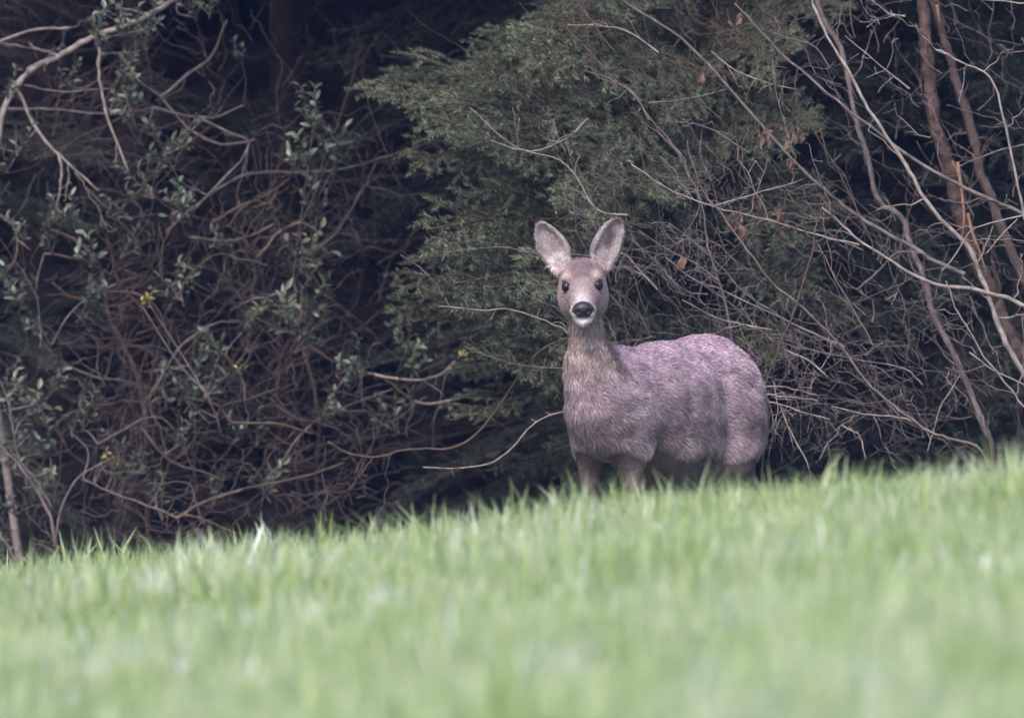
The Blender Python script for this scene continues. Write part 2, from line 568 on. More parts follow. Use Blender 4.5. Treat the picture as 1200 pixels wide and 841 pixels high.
# (base px, base py, tip px, tip py, tip distance, roll degrees)
TIPS = [(760, 130, 430, 88, 36.6, 30), (780, 135, 478, 62, 36.8, 20), (790, 120, 474, 118, 36.7, 30), (790, 90, 545, 58, 36.5, 35),
        (800, 130, 560, 96, 36.3, 30), (770, 190, 512, 148, 36.6, 25), (800, 170, 590, 150, 36.1, 35), (800, 190, 575, 180, 36.7, 25),
        (780, 300, 488, 264, 36.5, 30), (790, 270, 515, 222, 36.7, 20), (790, 300, 510, 290, 36.6, 25), (800, 250, 565, 238, 36.2, 35),
        (800, 360, 512, 345, 36.7, 25), (790, 390, 508, 366, 36.6, 30), (800, 360, 545, 330, 36.4, 30), (790, 430, 525, 398, 36.8, 25),
        (790, 470, 560, 436, 36.7, 30), (800, 320, 605, 290, 36.0, 35), (800, 430, 620, 405, 36.1, 30),
        (800, 575, 600, 545, 37.1, 20), (810, 590, 640, 565, 37.0, 20), (800, 520, 640, 500, 36.8, 25),
        (790, 60, 600, 24, 36.7, 30), (800, 30, 650, 5, 36.4, 30), (800, 10, 700, -20, 36.3, 30),
        (800, 90, 690, 60, 36.1, 35), (800, 140, 680, 120, 35.95, 35), (800, 210, 690, 190, 35.95, 35), (800, 280, 690, 260, 35.95, 35),
        (810, 350, 720, 350, 35.95, 30), (810, 180, 760, 190, 36.0, 30), (810, 240, 770, 250, 36.0, 30), (810, 80, 770, 80, 36.1, 30),
        (820, 140, 880, 150, 36.2, -30), (820, 210, 890, 220, 36.3, -30), (820, 290, 900, 300, 36.4, -30), (820, 70, 890, 60, 36.4, -30),
        (820, 350, 900, 380, 36.5, -30), (820, 30, 940, 30, 36.6, -30), (820, 220, 960, 240, 36.8, -30), (820, 320, 980, 340, 36.9, -30)]
for k, (x0, y0, x1, y1, Y, roll) in enumerate(TIPS):
    a = P(x0, y0 - 15, 37.95)
    b_ = P(x1, y1, Y)
    o = mk_obj('bough', GREEN[k % len(GREEN)], ST)
    orient(o, a, b_ - a + np.array([0, 0, 0.08]), R(-roll + random.uniform(-12, 12)), float(np.linalg.norm(b_ - a)) * .93)


# ------------------------------------------------------------------ branches traced at their own distance
def crooked(n, l, amp):
    """a random walk of direction, as twigs grow from bud to bud"""
    k = rng.normal(0, 1, (n, 3)) * np.array([1, .6, 1])
    w_ = np.cumsum(k, 0)
    w_ -= w_[0]
    return w_ / math.sqrt(n) * l * amp * 2.2


def branch_mesh(pts, r0, r1, m, base, twigs=3, knob=0.12, tw_len=(0.06, 0.22), amp=0.006, sides=6):
    """pts: world points from thick end to tip; a limb with its side twigs and buds"""
    b = Buf()
    L = np.linalg.norm(np.diff(pts, axis=0), axis=1).sum()
    n = int(max(10, L / 0.025))
    q = resample(pts, n) + wiggle(n, amp, 2) + wiggle(n, amp * 1.2, 5)
    rad = 0.85 * (r0 + (r1 - r0) * np.linspace(0, 1, n) ** 0.8)
    tube(b, q, rad, sides, 0, knob)
    T = unit(np.gradient(q, axis=0))
    side = []
    for k in range(twigs):
        tb = Buf()
        u = random.uniform(0.15, 0.97)
        i = int(u * (n - 1))
        l = random.uniform(*tw_len)
        d = unit(T[i] * random.uniform(.3, .9) + rng.normal(0, 1, 3) * np.array([.8, .45, .8]))
        m_ = max(6, int(l / 0.016))
        tt = np.linspace(0, 1, m_)[:, None]
        s = q[i] + tt * l * d + crooked(m_, l, .045) + np.array([0, 0, random.uniform(-.3, .4) * l]) * tt ** 2
        rr = max(rad[i] * 0.45, 0.0012)
        tube(tb, s, np.linspace(rr, 0.0008, m_), 4, 0, 0.15)
        for j in range(int(l / 0.04)):                      # short spurs with buds
            c = s[random.randrange(1, m_)]
            e = unit(d + rng.normal(0, .8, 3)) * random.uniform(.008, .045)
            tube(tb, np.array([c, c + e * .6 + rng.normal(0, .002, 3), c + e]), [0.0010, 0.0008, 0.0014], 4)
        side.append(tb.mesh('twig', [m], True, base))
    return b.mesh('branch', [m], True, base), q, side


DY = 0.0


def px_pts(tr, Y):
    """trace [(px, py)...] at distance Y, or at Y = (start, end)"""
    Ys = np.linspace(*(Y if isinstance(Y, tuple) else (Y, Y)), len(tr)) + DY
    return np.array([P(x, y, yy) for (x, y), yy in zip(tr, Ys)])


class Shrub:
    def __init__(self, name, label, cat, px, Y, group=None):
        Y = Y + DY
        x = (px - 600) / PX * Y
        self.loc = np.array([x, Y, float(ground_z(x, Y)) - 0.02])
        self.t = thing(name, label, cat, tuple(self.loc), group)
        self.q = []

    def branch(self, tr, Y, r0, r1, m, twigs=3, rooted=False, name='branch', on=None, **kw):
        pts = px_pts(tr, Y)
        if rooted:                                           # carry it down to the foot of the shrub
            a, p0 = self.loc, pts[0]
            mid = a * 0.45 + p0 * 0.55 + np.array([0, 0.03, 0.0])
            pts = np.vstack([a, mid, pts])
        me, q, side = branch_mesh(pts, r0, r1, M[m], self.loc, twigs, **kw)
        o = mk_obj(name, me, on or self.t)
        for tm in side:
            mk_obj('twig', tm, o if on is None else self.t)
        if on is None:
            self.q.append((q, o))
        return o, q

    def sprig(self, px, py, Y, s=1.0, me=None, d=None):
        p = P(px, py, Y + DY)
        near, limb = min(((q[i], o_) for q, o_ in self.q for i in [int(np.argmin(np.linalg.norm((q - p) * np.array([1, .6, 1]), axis=1)))]),
                         key=lambda t: np.linalg.norm((t[0] - p) * np.array([1, .6, 1])))
        l = np.linalg.norm(p - near)
        o = mk_obj('leaf_sprig', me or random.choice(SPRIG), limb)
        dd = d or (random.uniform(-.6, .6), random.uniform(-.7, .1), random.uniform(.3, 1))
        z = Vector(dd).normalized()
        xx = z.orthogonal().normalized()
        m = Matrix((xx, z.cross(xx), z)).transposed() @ Matrix.Rotation(random.uniform(0, 6.28), 3, 'Z')
        m4 = m.to_4x4()
        m4.translation = Vector(p - self.loc)
        o.matrix_basis = m4 @ Matrix.Scale(s, 4)
        if l > 0.03:                                         # the shoot that carries it
            b = Buf()
            n = 8
            mid = (p + near) / 2 + rng.normal(0, .02, 3)
            tube(b, resample([near, mid, p + np.array(z) * .01], n), np.linspace(.0028, .0016, n), 4, 0, .1)
            mk_obj('shoot', b.mesh('shoot', [M['bark_grey']], True, self.loc), limb)

    def fine(self, n, box, Y, lean, length, m, r=0.0016, name='twigs', curl=.3):
        """the mass of hair-fine twigs nobody could count"""
        b = Buf()
        x0, y0, x1, y1 = box
        for k in range(n):
            yy = random.uniform(*Y) + DY
            p = P(random.uniform(x0, x1), random.uniform(y0, y1), yy)
            a = R(random.gauss(*lean))
            l = random.uniform(*length)
            d = np.array([math.cos(a), random.gauss(0, .35), math.sin(a)])
            m_ = max(6, int(l / .025))
            t = np.linspace(0, 1, m_)[:, None]
            bend = np.array([random.gauss(0, curl), 0, random.gauss(0, curl)]) * l
            s = p + d * l * t + bend * t ** 2 + crooked(m_, l, .06)
            rr = r * random.uniform(.6, 1.6)
            tube(b, s, np.linspace(rr, rr * .45, m_), 4, 0, .15)
            for j in range(random.randrange(1, 6)):
                c = s[random.randrange(1, m_)]
                e = unit(d + rng.normal(0, .8, 3)) * random.uniform(.015, .09)
                tube(b, np.array([c, c + e * .5 + rng.normal(0, .004, 3), c + e]), [rr * .6, rr * .5, rr * .4], 3)
        mk_obj(name, b.mesh(name, [M[m]], True, self.loc), self.t, kind='stuff')


DY = 1.0
# ---- the tangled thicket on the hollow's far bank (left part of the wood edge)
s1 = Shrub('thicket_shrub', 'tangled thicket shrub carrying the thick slanting brown limb and the pale forked stick', 'shrub', 30, 37.2)
s1.branch([(-10, 420), (-15, 250), (5, 130), (25, 95), (62, 72), (110, 48), (160, 25), (205, 0), (250, -30)], 37.0, .017, .009, 'bark_pale', 5, rooted=True)
s1.branch([(108, 38), (118, 52), (117, 80), (118, 110), (124, 132), (136, 165), (150, 205)], 36.8, .0075, .004, 'bark_pale', 2)
s1.branch([(18, 100), (28, 120), (42, 152), (70, 183), (92, 203), (113, 222)], 36.9, .008, .003, 'bark_pale', 2)
s1.branch([(70, 182), (73, 200), (70, 222), (64, 246)], 36.9, .006, .0035, 'bark_pale', 0)
s1.branch([(-20, 60), (0, 52), (40, 38), (85, 34)], 37.1, .006, .004, 'bark_pale', 2)
s1.branch([(-10, 128), (40, 126), (110, 130), (170, 128)], 37.3, .006, .003, 'bark_grey', 2)
s1.branch([(22, 97), (50, 104), (80, 110), (115, 107)], 37.0, .004, .003, 'bark_grey', 1)
s1.branch([(-10, 245), (10, 258), (22, 275), (20, 300), (8, 318)], 36.8, .006, .004, 'bark_brown', 1)
s1.branch([(42, 152), (30, 170), (15, 190)], 36.9, .004, .002, 'bark_grey', 1)
s2 = Shrub('thicket_shrub', 'dense thicket shrub of crossing brown limbs with pale leafy shoots', 'shrub', 175, 37.6)
s2.branch([(172, 520), (168, 470), (160, 430), (140, 395), (128, 370), (118, 320), (95, 285), (60, 270)], 37.3, .013, .006, 'bark_brown', 6, rooted=True)
s2.branch([(172, 470), (210, 410), (240, 385), (262, 378), (290, 380)], 37.1, .007, .003, 'bark_grey', 4)
s2.branch([(187, 113), (215, 90), (247, 67), (258, 48), (267, 28)], 37.2, .007, .004, 'bark_grey', 2)
s2.branch([(300, 165), (260, 170), (220, 150), (187, 113), (160, 92), (140, 60)], 37.2, .006, .003, 'bark_grey', 2)
s2.branch([(178, 130), (205, 136), (232, 138), (262, 135), (288, 124)], 37.1, .006, .003, 'bark_grey', 2)
s2.branch([(238, 142), (265, 155), (290, 166), (284, 184), (262, 208), (232, 242), (215, 260)], 37.0, .005, .004, 'bark_grey', 3)
s2.branch([(250, 260), (280, 245), (310, 230), (332, 214)], 37.0, .006, .003, 'bark_brown', 1)
s2.branch([(195, 270), (232, 240), (280, 206), (340, 200), (400, 196), (450, 184), (500, 168)], 37.4, .007, .003, 'bark_grey', 5)
s2.branch([(50, 297), (78, 302), (107, 310), (140, 330)], 37.0, .005, .003, 'bark_brown', 1)
s2.branch([(107, 320), (114, 332), (127, 340), (150, 341), (168, 348), (186, 366), (195, 395)], 36.9, .006, .004, 'bark_brown', 2)
s2.branch([(195, 365), (210, 343), (225, 320), (255, 297), (280, 302), (313, 310)], 36.9, .007, .003, 'bark_brown', 3)
s2.branch([(220, 277), (245, 281), (270, 282), (298, 275), (320, 264)], 37.0, .005, .003, 'bark_grey', 2)
s2.branch([(60, 330), (75, 345), (100, 350), (130, 360), (160, 352)], 37.2, .005, .003, 'bark_brown', 2)
s2.branch([(235, 410), (260, 415), (270, 424), (279, 438)], 36.8, .005, .003, 'bark_brown', 1)
s2.branch([(75, 425), (110, 440), (150, 446), (165, 455)], 37.2, .004, .004, 'bark_grey', 2)
s3 = Shrub('thicket_shrub', 'low thicket shrub whose limbs arch over the grass edge', 'shrub', 215, 37.0)
s3.branch([(210, 612), (200, 604), (160, 588), (125, 575), (98, 562)], 36.7, .007, .003, 'bark_grey', 3, rooted=True)
s3.branch([(205, 606), (222, 596), (240, 586), (270, 577), (300, 570), (360, 555), (400, 540)], 36.6, .008, .004, 'bark_brown', 4)
s3.branch([(215, 604), (240, 608), (265, 616), (292, 626)], 36.6, .005, .003, 'bark_brown', 1)
s3.branch([(118, 520), (145, 504), (172, 490), (188, 491), (202, 500)], 36.6, .006, .003, 'bark_brown', 2)
s3.branch([(165, 500), (190, 530), (210, 540), (240, 552), (262, 563)], 36.7, .006, .003, 'bark_brown', 2)
s3.branch([(255, 490), (262, 476), (282, 470), (300, 464), (326, 452)], 36.7, .004, .003, 'bark_brown', 1)
s3.branch([(258, 480), (268, 493), (285, 497), (325, 497), (366, 508)], 36.6, .006, .004, 'bark_brown', 2)
s3.branch([(300, 570), (330, 540), (360, 500), (420, 470), (460, 455)], 37.0, .006, .003, 'bark_grey', 4)
s3.branch([(245, 470), (238, 460), (250, 486), (256, 505)], 36.6, .003, .002, 'bark_grey', 0)
s4 = Shrub('thicket_shrub', 'thin grey thicket shrub with upright forked stems beside the low stick', 'shrub', 66, 36.8)
s4.branch([(66, 640), (60, 610), (52, 592), (30, 556), (0, 522), (-20, 500)], 36.6, .009, .004, 'bark_grey', 4, rooted=True)
s4.branch([(66, 640), (72, 600), (85, 570), (100, 553), (125, 540)], 36.6, .005, .003, 'bark_grey', 3)
s4.branch([(20, 660), (10, 640), (0, 622), (-12, 600)], 36.5, .005, .003, 'bark_grey', 1)
s4.branch([(60, 595), (40, 560), (20, 530), (8, 470), (-5, 430)], 36.8, .005, .002, 'bark_grey', 4)
s4.branch([(62, 640), (85, 650), (100, 660)], 36.5, .004, .003, 'bark_brown', 0)
s5 = Shrub('thicket_shrub', 'drooping thicket shrub with pale leaves at the edge of the dark hollow', 'shrub', 375, 37.8)
s5.branch([(372, 480), (352, 400), (345, 330), (352, 260), (375, 200), (398, 140), (420, 60)], 37.5, .010, .004, 'bark_brown', 7, rooted=True)
s5.branch([(352, 400), (368, 412), (385, 423), (402, 430), (412, 436)], 36.9, .006, .004, 'bark_brown', 1)
s5.branch([(412, 436), (433, 437), (473, 443), (508, 442), (528, 433), (545, 418)], 36.8, .006, .004, 'bark_pale', 2)
s5.branch([(434, 438), (455, 448), (470, 458), (486, 470)], 36.8, .006, .004, 'bark_brown', 1)
s5.branch([(486, 470), (503, 473), (530, 468), (557, 460)], 36.8, .0055, .004, 'bark_pale', 1, amp=.002)
s5.branch([(486, 470), (482, 486), (474, 500), (478, 512)], 36.8, .004, .003, 'bark_brown', 1)
s5.branch([(345, 330), (320, 345), (295, 350), (270, 362)], 37.0, .005, .003, 'bark_grey', 3)
s5.branch([(352, 260), (330, 270), (310, 290), (300, 300)], 37.0, .005, .003, 'bark_grey', 3)
s5.branch([(360, 300), (395, 270), (420, 230), (440, 190)], 37.4, .005, .003, 'bark_grey', 5)
s5.branch([(545, 418), (522, 440), (515, 470), (505, 495)], 36.9, .003, .002, 'bark_grey', 1)
s5.branch([(420, 425), (424, 450), (428, 480)], 37.0, .003, .002, 'bark_grey', 1)
# leafy shoots
for sh, spots in ((s1, [(112, 36, 1.1), (150, 30, 1.2), (158, 48, 1.2), (170, 20, 1.0), (8, 100, .9), (10, 185, 1.2), (70, 85, .8), (125, 45, .8),
                        (138, 75, .8), (20, 165, 1.0), (230, 6, 1.1), (245, 4, .9), (30, 270, .9), (70, 250, .8)]),
                  (s2, [(150, 112, 1.1), (128, 115, 1.0), (160, 132, 1.0), (190, 165, 1.2), (200, 175, 1.2), (165, 200, 1.1), (180, 215, 1.1), (215, 232, 1.1),
                        (225, 245, 1.0), (155, 240, .9), (90, 255, .9), (285, 60, .7), (270, 275, .8), (140, 285, 1.2), (120, 300, 1.2), (215, 335, 1.2), (222, 328, 1.0),
                        (105, 345, 1.2), (90, 360, 1.1), (125, 370, 1.1), (250, 330, .9), (285, 370, 1.0), (255, 400, 1.0), (290, 395, .9), (60, 395, .9), (50, 370, 1.),
                        (45, 330, 1.), (20, 340, 1.1), (60, 280, 1.)]),
                  (s3, [(225, 455, 1.3), (215, 450, 1.3), (240, 450, 1.2), (230, 465, 1.2), (85, 495, 1.1), (95, 488, 1.0), (135, 545, 1.1), (140, 560, 1.0), (190, 592, 1.1),
                        (185, 580, 1.1), (192, 570, .9), (300, 505, .9), (310, 565, 1.0), (320, 560, .9), (250, 575, .9), (145, 525, .9), (205, 505, .9), (285, 500, .8)]),
                  (s4, [(20, 588, .9), (32, 540, 1.0), (38, 560, 1.0), (25, 470, 1.1), (45, 480, 1.1), (40, 505, 1.0), (60, 520, 1.0), (15, 640, .9), (10, 445, .9), (55, 450, .9)]),
                  (s5, [(370, 125, 1.0), (372, 140, 1.1), (395, 150, 1.0), (368, 180, 1.2), (385, 170, 1.2), (390, 190, 1.1), (372, 240, 1.1), (355, 295, 1.2), (365, 310, 1.1), (340, 370, 1.2),
                        (352, 360, 1.2), (365, 378, 1.2), (380, 365, 1.0), (345, 395, 1.1), (475, 402, 1.1), (482, 412, 1.0), (380, 475, 1.0), (365, 480, .9), (420, 430, 1.0),
                        (462, 475, 1.1), (468, 490, 1.0), (410, 440, .9), (425, 420, .9)])):
    for px, py, sc in spots:
        sh.sprig(px, py + 18, 36.75 + random.uniform(-.1, .25), sc)
for px, py in ((541, 428), (549, 425)):
    s5.sprig(px, py, 36.75, 1.0, YELLOW)
for px, py in ((283, 440), (125, 545), (118, 540), (170, 355), (165, 362)):
    s3.sprig(px, py, 36.7, .7, YELLOW)
# the fine tangle through the thicket
s1.fine(60, (-30, -10, 260, 230), (37.0, 38.2), (-20, 70), (.12, .4), 'dead_twig')
s2.fine(140, (40, 100, 400, 470), (36.9, 38.3), (10, 60), (.12, .45), 'dead_twig')
s2.fine(50, (60, 230, 330, 480), (36.7, 37.2), (20, 50), (.08, .3), 'bark_brown', .0022)
s3.fine(130, (80, 440, 420, 640), (36.6, 37.8), (15, 45), (.12, .4), 'dead_twig')
s4.fine(60, (-30, 400, 140, 660), (36.5, 37.6), (80, 45), (.1, .35), 'dead_twig')
s5.fine(150, (290, 20, 530, 560), (37.0, 38.6), (60, 60), (.12, .45), 'dead_twig')

DY = 0.0
# ---- long single canes over the hollow
c1 = Shrub('arching_cane', 'long brown cane sagging in a deep arc across the dark hollow', 'branch', 790, 37.2)
c1.branch([(740, 395), (660, 398), (620, 424), (601, 453), (579, 483), (552, 513), (526, 526), (497, 526), (469, 529), (438, 535), (407, 531), (385, 518)], 36.5, .0065, .0035, 'bark_brown', 2, rooted=True, amp=.002)
c2 = Shrub('arching_cane', 'budded pale cane curving low over the grass toward the deer', 'branch', 790, 36.8)
c2.branch([(760, 500), (710, 485), (664, 482), (636, 490), (618, 503), (596, 529), (570, 544), (535, 548), (496, 547)], 36.1, .0035, .0022, 'bark_pale', 5, rooted=True, amp=.002, tw_len=(.01, .03))
c4 = Shrub('bare_sapling', 'slender budded twig reaching from behind the deer neck over the spruce', 'sapling', 700, 36.5)
c4.branch([(700, 440), (667, 393), (648, 381), (631, 373), (596, 362), (561, 364), (513, 359)], 35.9, .003, .0016, 'bark_pale', 8, rooted=True, amp=.003, tw_len=(.02, .07))
c4.branch([(667, 431), (640, 430), (600, 425), (565, 415), (545, 405)], 35.9, .0024, .0014, 'bark_grey', 6, tw_len=(.02, .06), amp=.003)
c4.branch([(676, 372), (655, 350), (640, 335), (618, 322)], 35.9, .0022, .0012, 'bark_grey', 4, tw_len=(.02, .06))
c4.branch([(690, 300), (640, 300), (587, 290), (543, 292), (513, 294)], 36.0, .0022, .0012, 'bark_grey', 4, tw_len=(.02, .05))
c4.branch([(519, 349), (513, 331), (495, 314), (471, 299)], 36.4, .0028, .0016, 'bark_grey', 3, tw_len=(.02, .06))

# ---- leaning trunks and bare saplings at the other end
tA = Shrub('leaning_tree', 'reddish brown leaning trunk with torn orange splinters', 'dead tree', 1250, 37.0)
o, qA = tA.branch([(1230, 480), (1185, 395), (1160, 340), (1133, 272), (1117, 217), (1096, 146), (1086, 80), (1082, 0), (1078, -120), (1070, -300)], 36.4, .030, .020, 'bark_red', 3, rooted=True, name='trunk', sides=12, knob=.08)
for tr, Y, r0 in (([(1122, 190), (1127, 222), (1130, 255), (1126, 285)], 36.33, .007), ([(1134, 250), (1140, 275), (1150, 300), (1156, 322)], 36.33, .0065), ([(1098, 6), (1101, 26)], 36.4, .008),
                  ([(1116, 188), (1124, 210), (1131, 236)], 36.34, .004)):
    tA.branch(tr, Y, r0, .0015, 'splinter', 0, name='splinter', amp=.001, knob=.3, on=o)
tB = Shrub('leaning_tree', 'thinner dark leaning trunk crossing close behind the splintered one', 'dead tree', 1275, 37.6)
tB.branch([(1240, 400), (1196, 317), (1162, 237), (1142, 167), (1117, 83), (1098, 12), (1080, -80), (1050, -260)], 36.9, .022, .013, 'bark_dark', 3, rooted=True, name='trunk', sides=10, knob=.08)
tC = Shrub('leaning_tree', 'bent grey stem with a kink, running down into the grass', 'dead tree', 1168, 36.8)
tC.branch([(1163, 530), (1150, 490), (1126, 432), (1100, 379), (1075, 312), (1056, 256), (1030, 235), (1017, 187), (998, 110), (985, 60), (960, 15), (930, -80)], 36.6, .012, .008, 'bark_grey', 5, rooted=True, name='trunk', sides=9, knob=.08)

b1 = Shrub('bare_sapling', 'pale mottled sapling forking into long bare limbs before the leaning trunks', 'sapling', 1255, 36.4)
b1.branch([(1215, 470), (1196, 434), (1170, 380), (1153, 335), (1133, 287), (1087, 237), (1054, 183), (1017, 129), (987, 79), (962, 25), (945, -30)], 35.9, .012, .004, 'bark_pale', 5, rooted=True, name='stem', sides=8)
b1.branch([(1230, 270), (1196, 250), (1150, 229), (1104, 204), (1046, 167), (992, 129), (933, 77), (887, 35), (860, 5)], 36.0, .008, .003, 'bark_grey', 6)
b1.branch([(1235, 372), (1205, 361), (1175, 348), (1133, 336), (1100, 334), (1067, 321), (1040, 305), (1012, 287), (985, 265), (962, 246)], 35.9, .009, .003, 'bark_pale', 6)
b1.branch([(1130, 322), (1085, 300), (1054, 280), (1008, 254), (967, 221), (929, 187), (879, 129), (837, 83), (783, 33), (729, 0), (700, -20)], 36.1, .008, .003, 'bark_grey', 7)
b1.branch([(1005, 340), (1028, 318), (1052, 296), (1090, 300)], 36.0, .004, .002, 'bark_grey', 2)
b2 = Shrub('bare_sapling', 'long thin bare sapling leaning from the grass up toward the deer ears', 'sapling', 1160, 35.9)
b2.branch([(1156, 534), (1115, 515), (1089, 504), (1056, 478), (1012, 442), (979, 397), (935, 357), (898, 324), (868, 283), (837, 241), (820, 215), (800, 170)], 35.6, .0065, .002, 'bark_grey', 8, rooted=True, name='stem')
b2.branch([(1008, 287), (958, 275), (887, 254), (837, 242), (783, 221), (740, 190)], 35.8, .0035, .0018, 'bark_pale', 5)
b2.branch([(837, 240), (870, 232), (905, 222), (940, 211)], 35.8, .003, .0015, 'bark_pale', 1)
b2.branch([(1023, 405), (1005, 375), (986, 338), (972, 312), (960, 287)], 35.7, .0028, .0018, 'bark_grey', 2)
b2.branch([(990, 408), (960, 394), (905, 368), (854, 346), (815, 330), (780, 300)], 35.8, .005, .002, 'bark_grey', 5)
b3 = Shrub('bare_sapling', 'upright whip of twigs rising close behind the deer rump', 'sapling', 893, 35.9)
b3.branch([(893, 560), (896, 500), (898, 456), (916, 405), (935, 357), (949, 305), (956, 262), (962, 245)], 35.6, .0045, .003, 'bark_brown', 7, rooted=True, name='stem')
for tr in ([(898, 470), (890, 500), (895, 530), (892, 560)], [(900, 465), (906, 500), (899, 540)], [(905, 450), (912, 480), (903, 510)], [(898, 480), (884, 505), (878, 530)], [(892, 450), (900, 490), (890, 520)]):
    b3.branch(tr, 35.45, .0022, .001, 'bark_pale', 4, tw_len=(.02, .06))
for tr in ([(898, 453), (935, 456), (959, 465)], [(898, 471), (931, 478), (972, 492)], [(900, 462), (930, 464), (958, 472)], [(920, 410), (945, 425), (968, 442)], [(915, 478), (928, 505), (940, 530), (950, 560)],
           [(986, 497), (1005, 508), (1012, 522), (1016, 536)]):
    b3.branch(tr, 35.6, .0032, .0022, 'bark_pale', 2, tw_len=(.02, .07))
b4 = Shrub('bare_sapling', 'pale bare twigs criss-crossing low in front of the bent grey stem', 'sapling', 1225, 36.0)
b4.branch([(1215, 500), (1196, 471), (1170, 438), (1145, 405), (1122, 364), (1112, 330)], 35.7, .0045, .002, 'bark_pale', 3, rooted=True)
b4.branch([(1225, 460), (1200, 449), (1167, 434), (1137, 412)], 35.7, .003, .002, 'bark_pale', 2)
b4.branch([(1089, 526), (1097, 495), (1104, 471), (1126, 438)], 35.7, .002, .0015, 'bark_pale', 3)
b4.branch([(1082, 453), (1060, 430), (1012, 423), (949, 412), (910, 400)], 35.8, .003, .0018, 'bark_grey', 5)
b4.branch([(1071, 494), (1027, 486), (975, 475)], 35.8, .003, .002, 'bark_pale', 3)
b4.branch([(1220, 250), (1200, 254), (1145, 268), (1128, 288), (1104, 318)], 35.6, .003, .002, 'bark_pale', 3)
b4.branch([(1157, 297), (1175, 275), (1192, 257)], 35.6, .0025, .002, 'bark_pale', 0)
b4.branch([(1200, 255), (1187, 200), (1175, 137), (1160, 90), (1121, 71), (1098, 58)], 35.7, .005, .003, 'bark_pale', 4)
b4.branch([(1230, 170), (1180, 175), (1150, 182), (1120, 195)], 36.0, .003, .002, 'bark_grey', 2)
b4.branch([(1215, 4), (1175, 3), (1140, 0)], 35.9, .003, .002, 'bark_pale', 0)
b5 = Shrub('bare_sapling', 'fan of fine twigs with a few dry leaves spreading above the deer back', 'sapling', 860, 36.7)
b5.branch([(860, 420), (842, 330), (832, 290), (822, 229), (808, 208), (792, 175), (762, 141), (733, 104), (700, 88)], 36.1, .005, .002, 'bark_grey', 8, rooted=True, name='stem')
for tr in ([(808, 208), (792, 178), (770, 155), (752, 142)], [(760, 140), (745, 110), (720, 95), (690, 85)], [(835, 60), (862, 83), (900, 97), (935, 105)], [(760, 120), (800, 115), (850, 103)],
           [(906, 70), (910, 110), (920, 150)], [(935, 80), (932, 110), (937, 140)], [(971, 79), (955, 55), (925, 45), (890, 34)], [(1066, 104), (1025, 70), (990, 42)], [(1060, 20), (1040, 15), (1020, 0)],
           [(842, 330), (815, 310), (785, 295), (748, 270)], [(830, 345), (800, 340), (770, 310), (745, 285)], [(770, 340), (750, 320), (735, 300), (715, 290)], [(880, 180), (850, 160), (815, 145), (780, 142)],
           [(900, 360), (870, 340), (845, 315), (820, 290), (785, 262)], [(905, 400), (875, 372), (850, 350), (800, 318)], [(905, 385), (870, 380), (840, 372), (800, 350)],
           [(985, 180), (970, 190), (960, 150), (945, 145)], [(1010, 260), (985, 205), (965, 170), (952, 148)], [(700, 305), (720, 270), (735, 262), (760, 268)],
           [(715, 345), (728, 362), (735, 385), (740, 398)], [(760, 395), (750, 370), (740, 355), (730, 345)], [(770, 60), (740, 40), (705, 30), (665, 28)], [(735, 110), (700, 70), (665, 35), (640, 10)],
           [(690, 140), (660, 165), (620, 178), (575, 165)], [(735, 250), (700, 245), (660, 190), (600, 170), (550, 125)], [(720, 60), (690, 20), (665, -10)], [(640, 45), (650, 25), (672, 0)]):
    b5.branch(tr, random.uniform(35.8, 36.2), .0030, .0014, random.choice(['bark_grey', 'bark_pale', 'bark_brown']), 4, tw_len=(.03, .1), amp=.004)
b1.fine(90, (960, 0, 1215, 420), (36.0, 37.4), (130, 35), (.1, .4), 'bark_grey', .0013)
b2.fine(90, (880, 250, 1160, 540), (35.7, 36.8), (145, 35), (.08, .35), 'bark_grey', .0012)
b4.fine(70, (960, 380, 1215, 545), (35.8, 37.0), (150, 40), (.08, .3), 'dead_twig', .0013)
b5.fine(150, (690, 200, 900, 420), (35.7, 36.6), (140, 35), (.06, .28), 'bark_grey', .0011)
b5.fine(110, (640, 0, 960, 220), (36.0, 37.0), (145, 35), (.08, .35), 'bark_brown', .0013)
b3.fine(40, (860, 420, 960, 540), (35.5, 35.9), (100, 40), (.06, .2), 'bark_grey', .001)


def dry_leaf(sh, px, py, Y, s, hang=True):
    b = Buf()
    d = np.array([random.uniform(-.6, .6), random.uniform(-.3, .3), -1.0 if hang else 1.0])
    leaf_blade(b, np.zeros(3), d, np.array([random.uniform(-1, 1), -1.0, .2]), s, s * random.uniform(.4, .65), 0, random.uniform(.3, .8))
    b.V[0] = b.V[0] + rng.normal(0, s * .07, b.V[0].shape)            # shrivelled
    tube(b, np.array([[0, 0, 0], -unit(d) * .006, -unit(d) * .02 + np.array([0, 0, .012])]), .0007, 4, 0)
    mk_obj('dry_leaf', b.mesh('dry_leaf', [M['dead_leaf']]), sh.t, tuple(P(px, py, Y) - sh.loc))


for px, py, s in ((824, 95, .05), (868, 25, .045), (924, 192, .05), (896, 158, .055), (890, 165, .05), (918, 250, .055), (862, 265, .06), (868, 272, .05), (800, 308, .06), (796, 315, .045),
                  (855, 30, .035), (920, 160, .05), (935, 158, .045), (925, 170, .05), (888, 158, .04), (899, 170, .045), (914, 256, .04), (867, 259, .04), (820, 100, .04), (930, 165, .04)):
    dry_leaf(b5, px, py - 8, 35.75 + random.uniform(-.05, .1), s * .8)

# ------------------------------------------------------------------ the deer
TH = 32.0
def ell(c, r):
    return ('e', np.array(c, float), np.array(r, float))
def cap(a, b, ra, rb):
    return ('c', np.array(a, float), np.array(b, float), ra, rb)


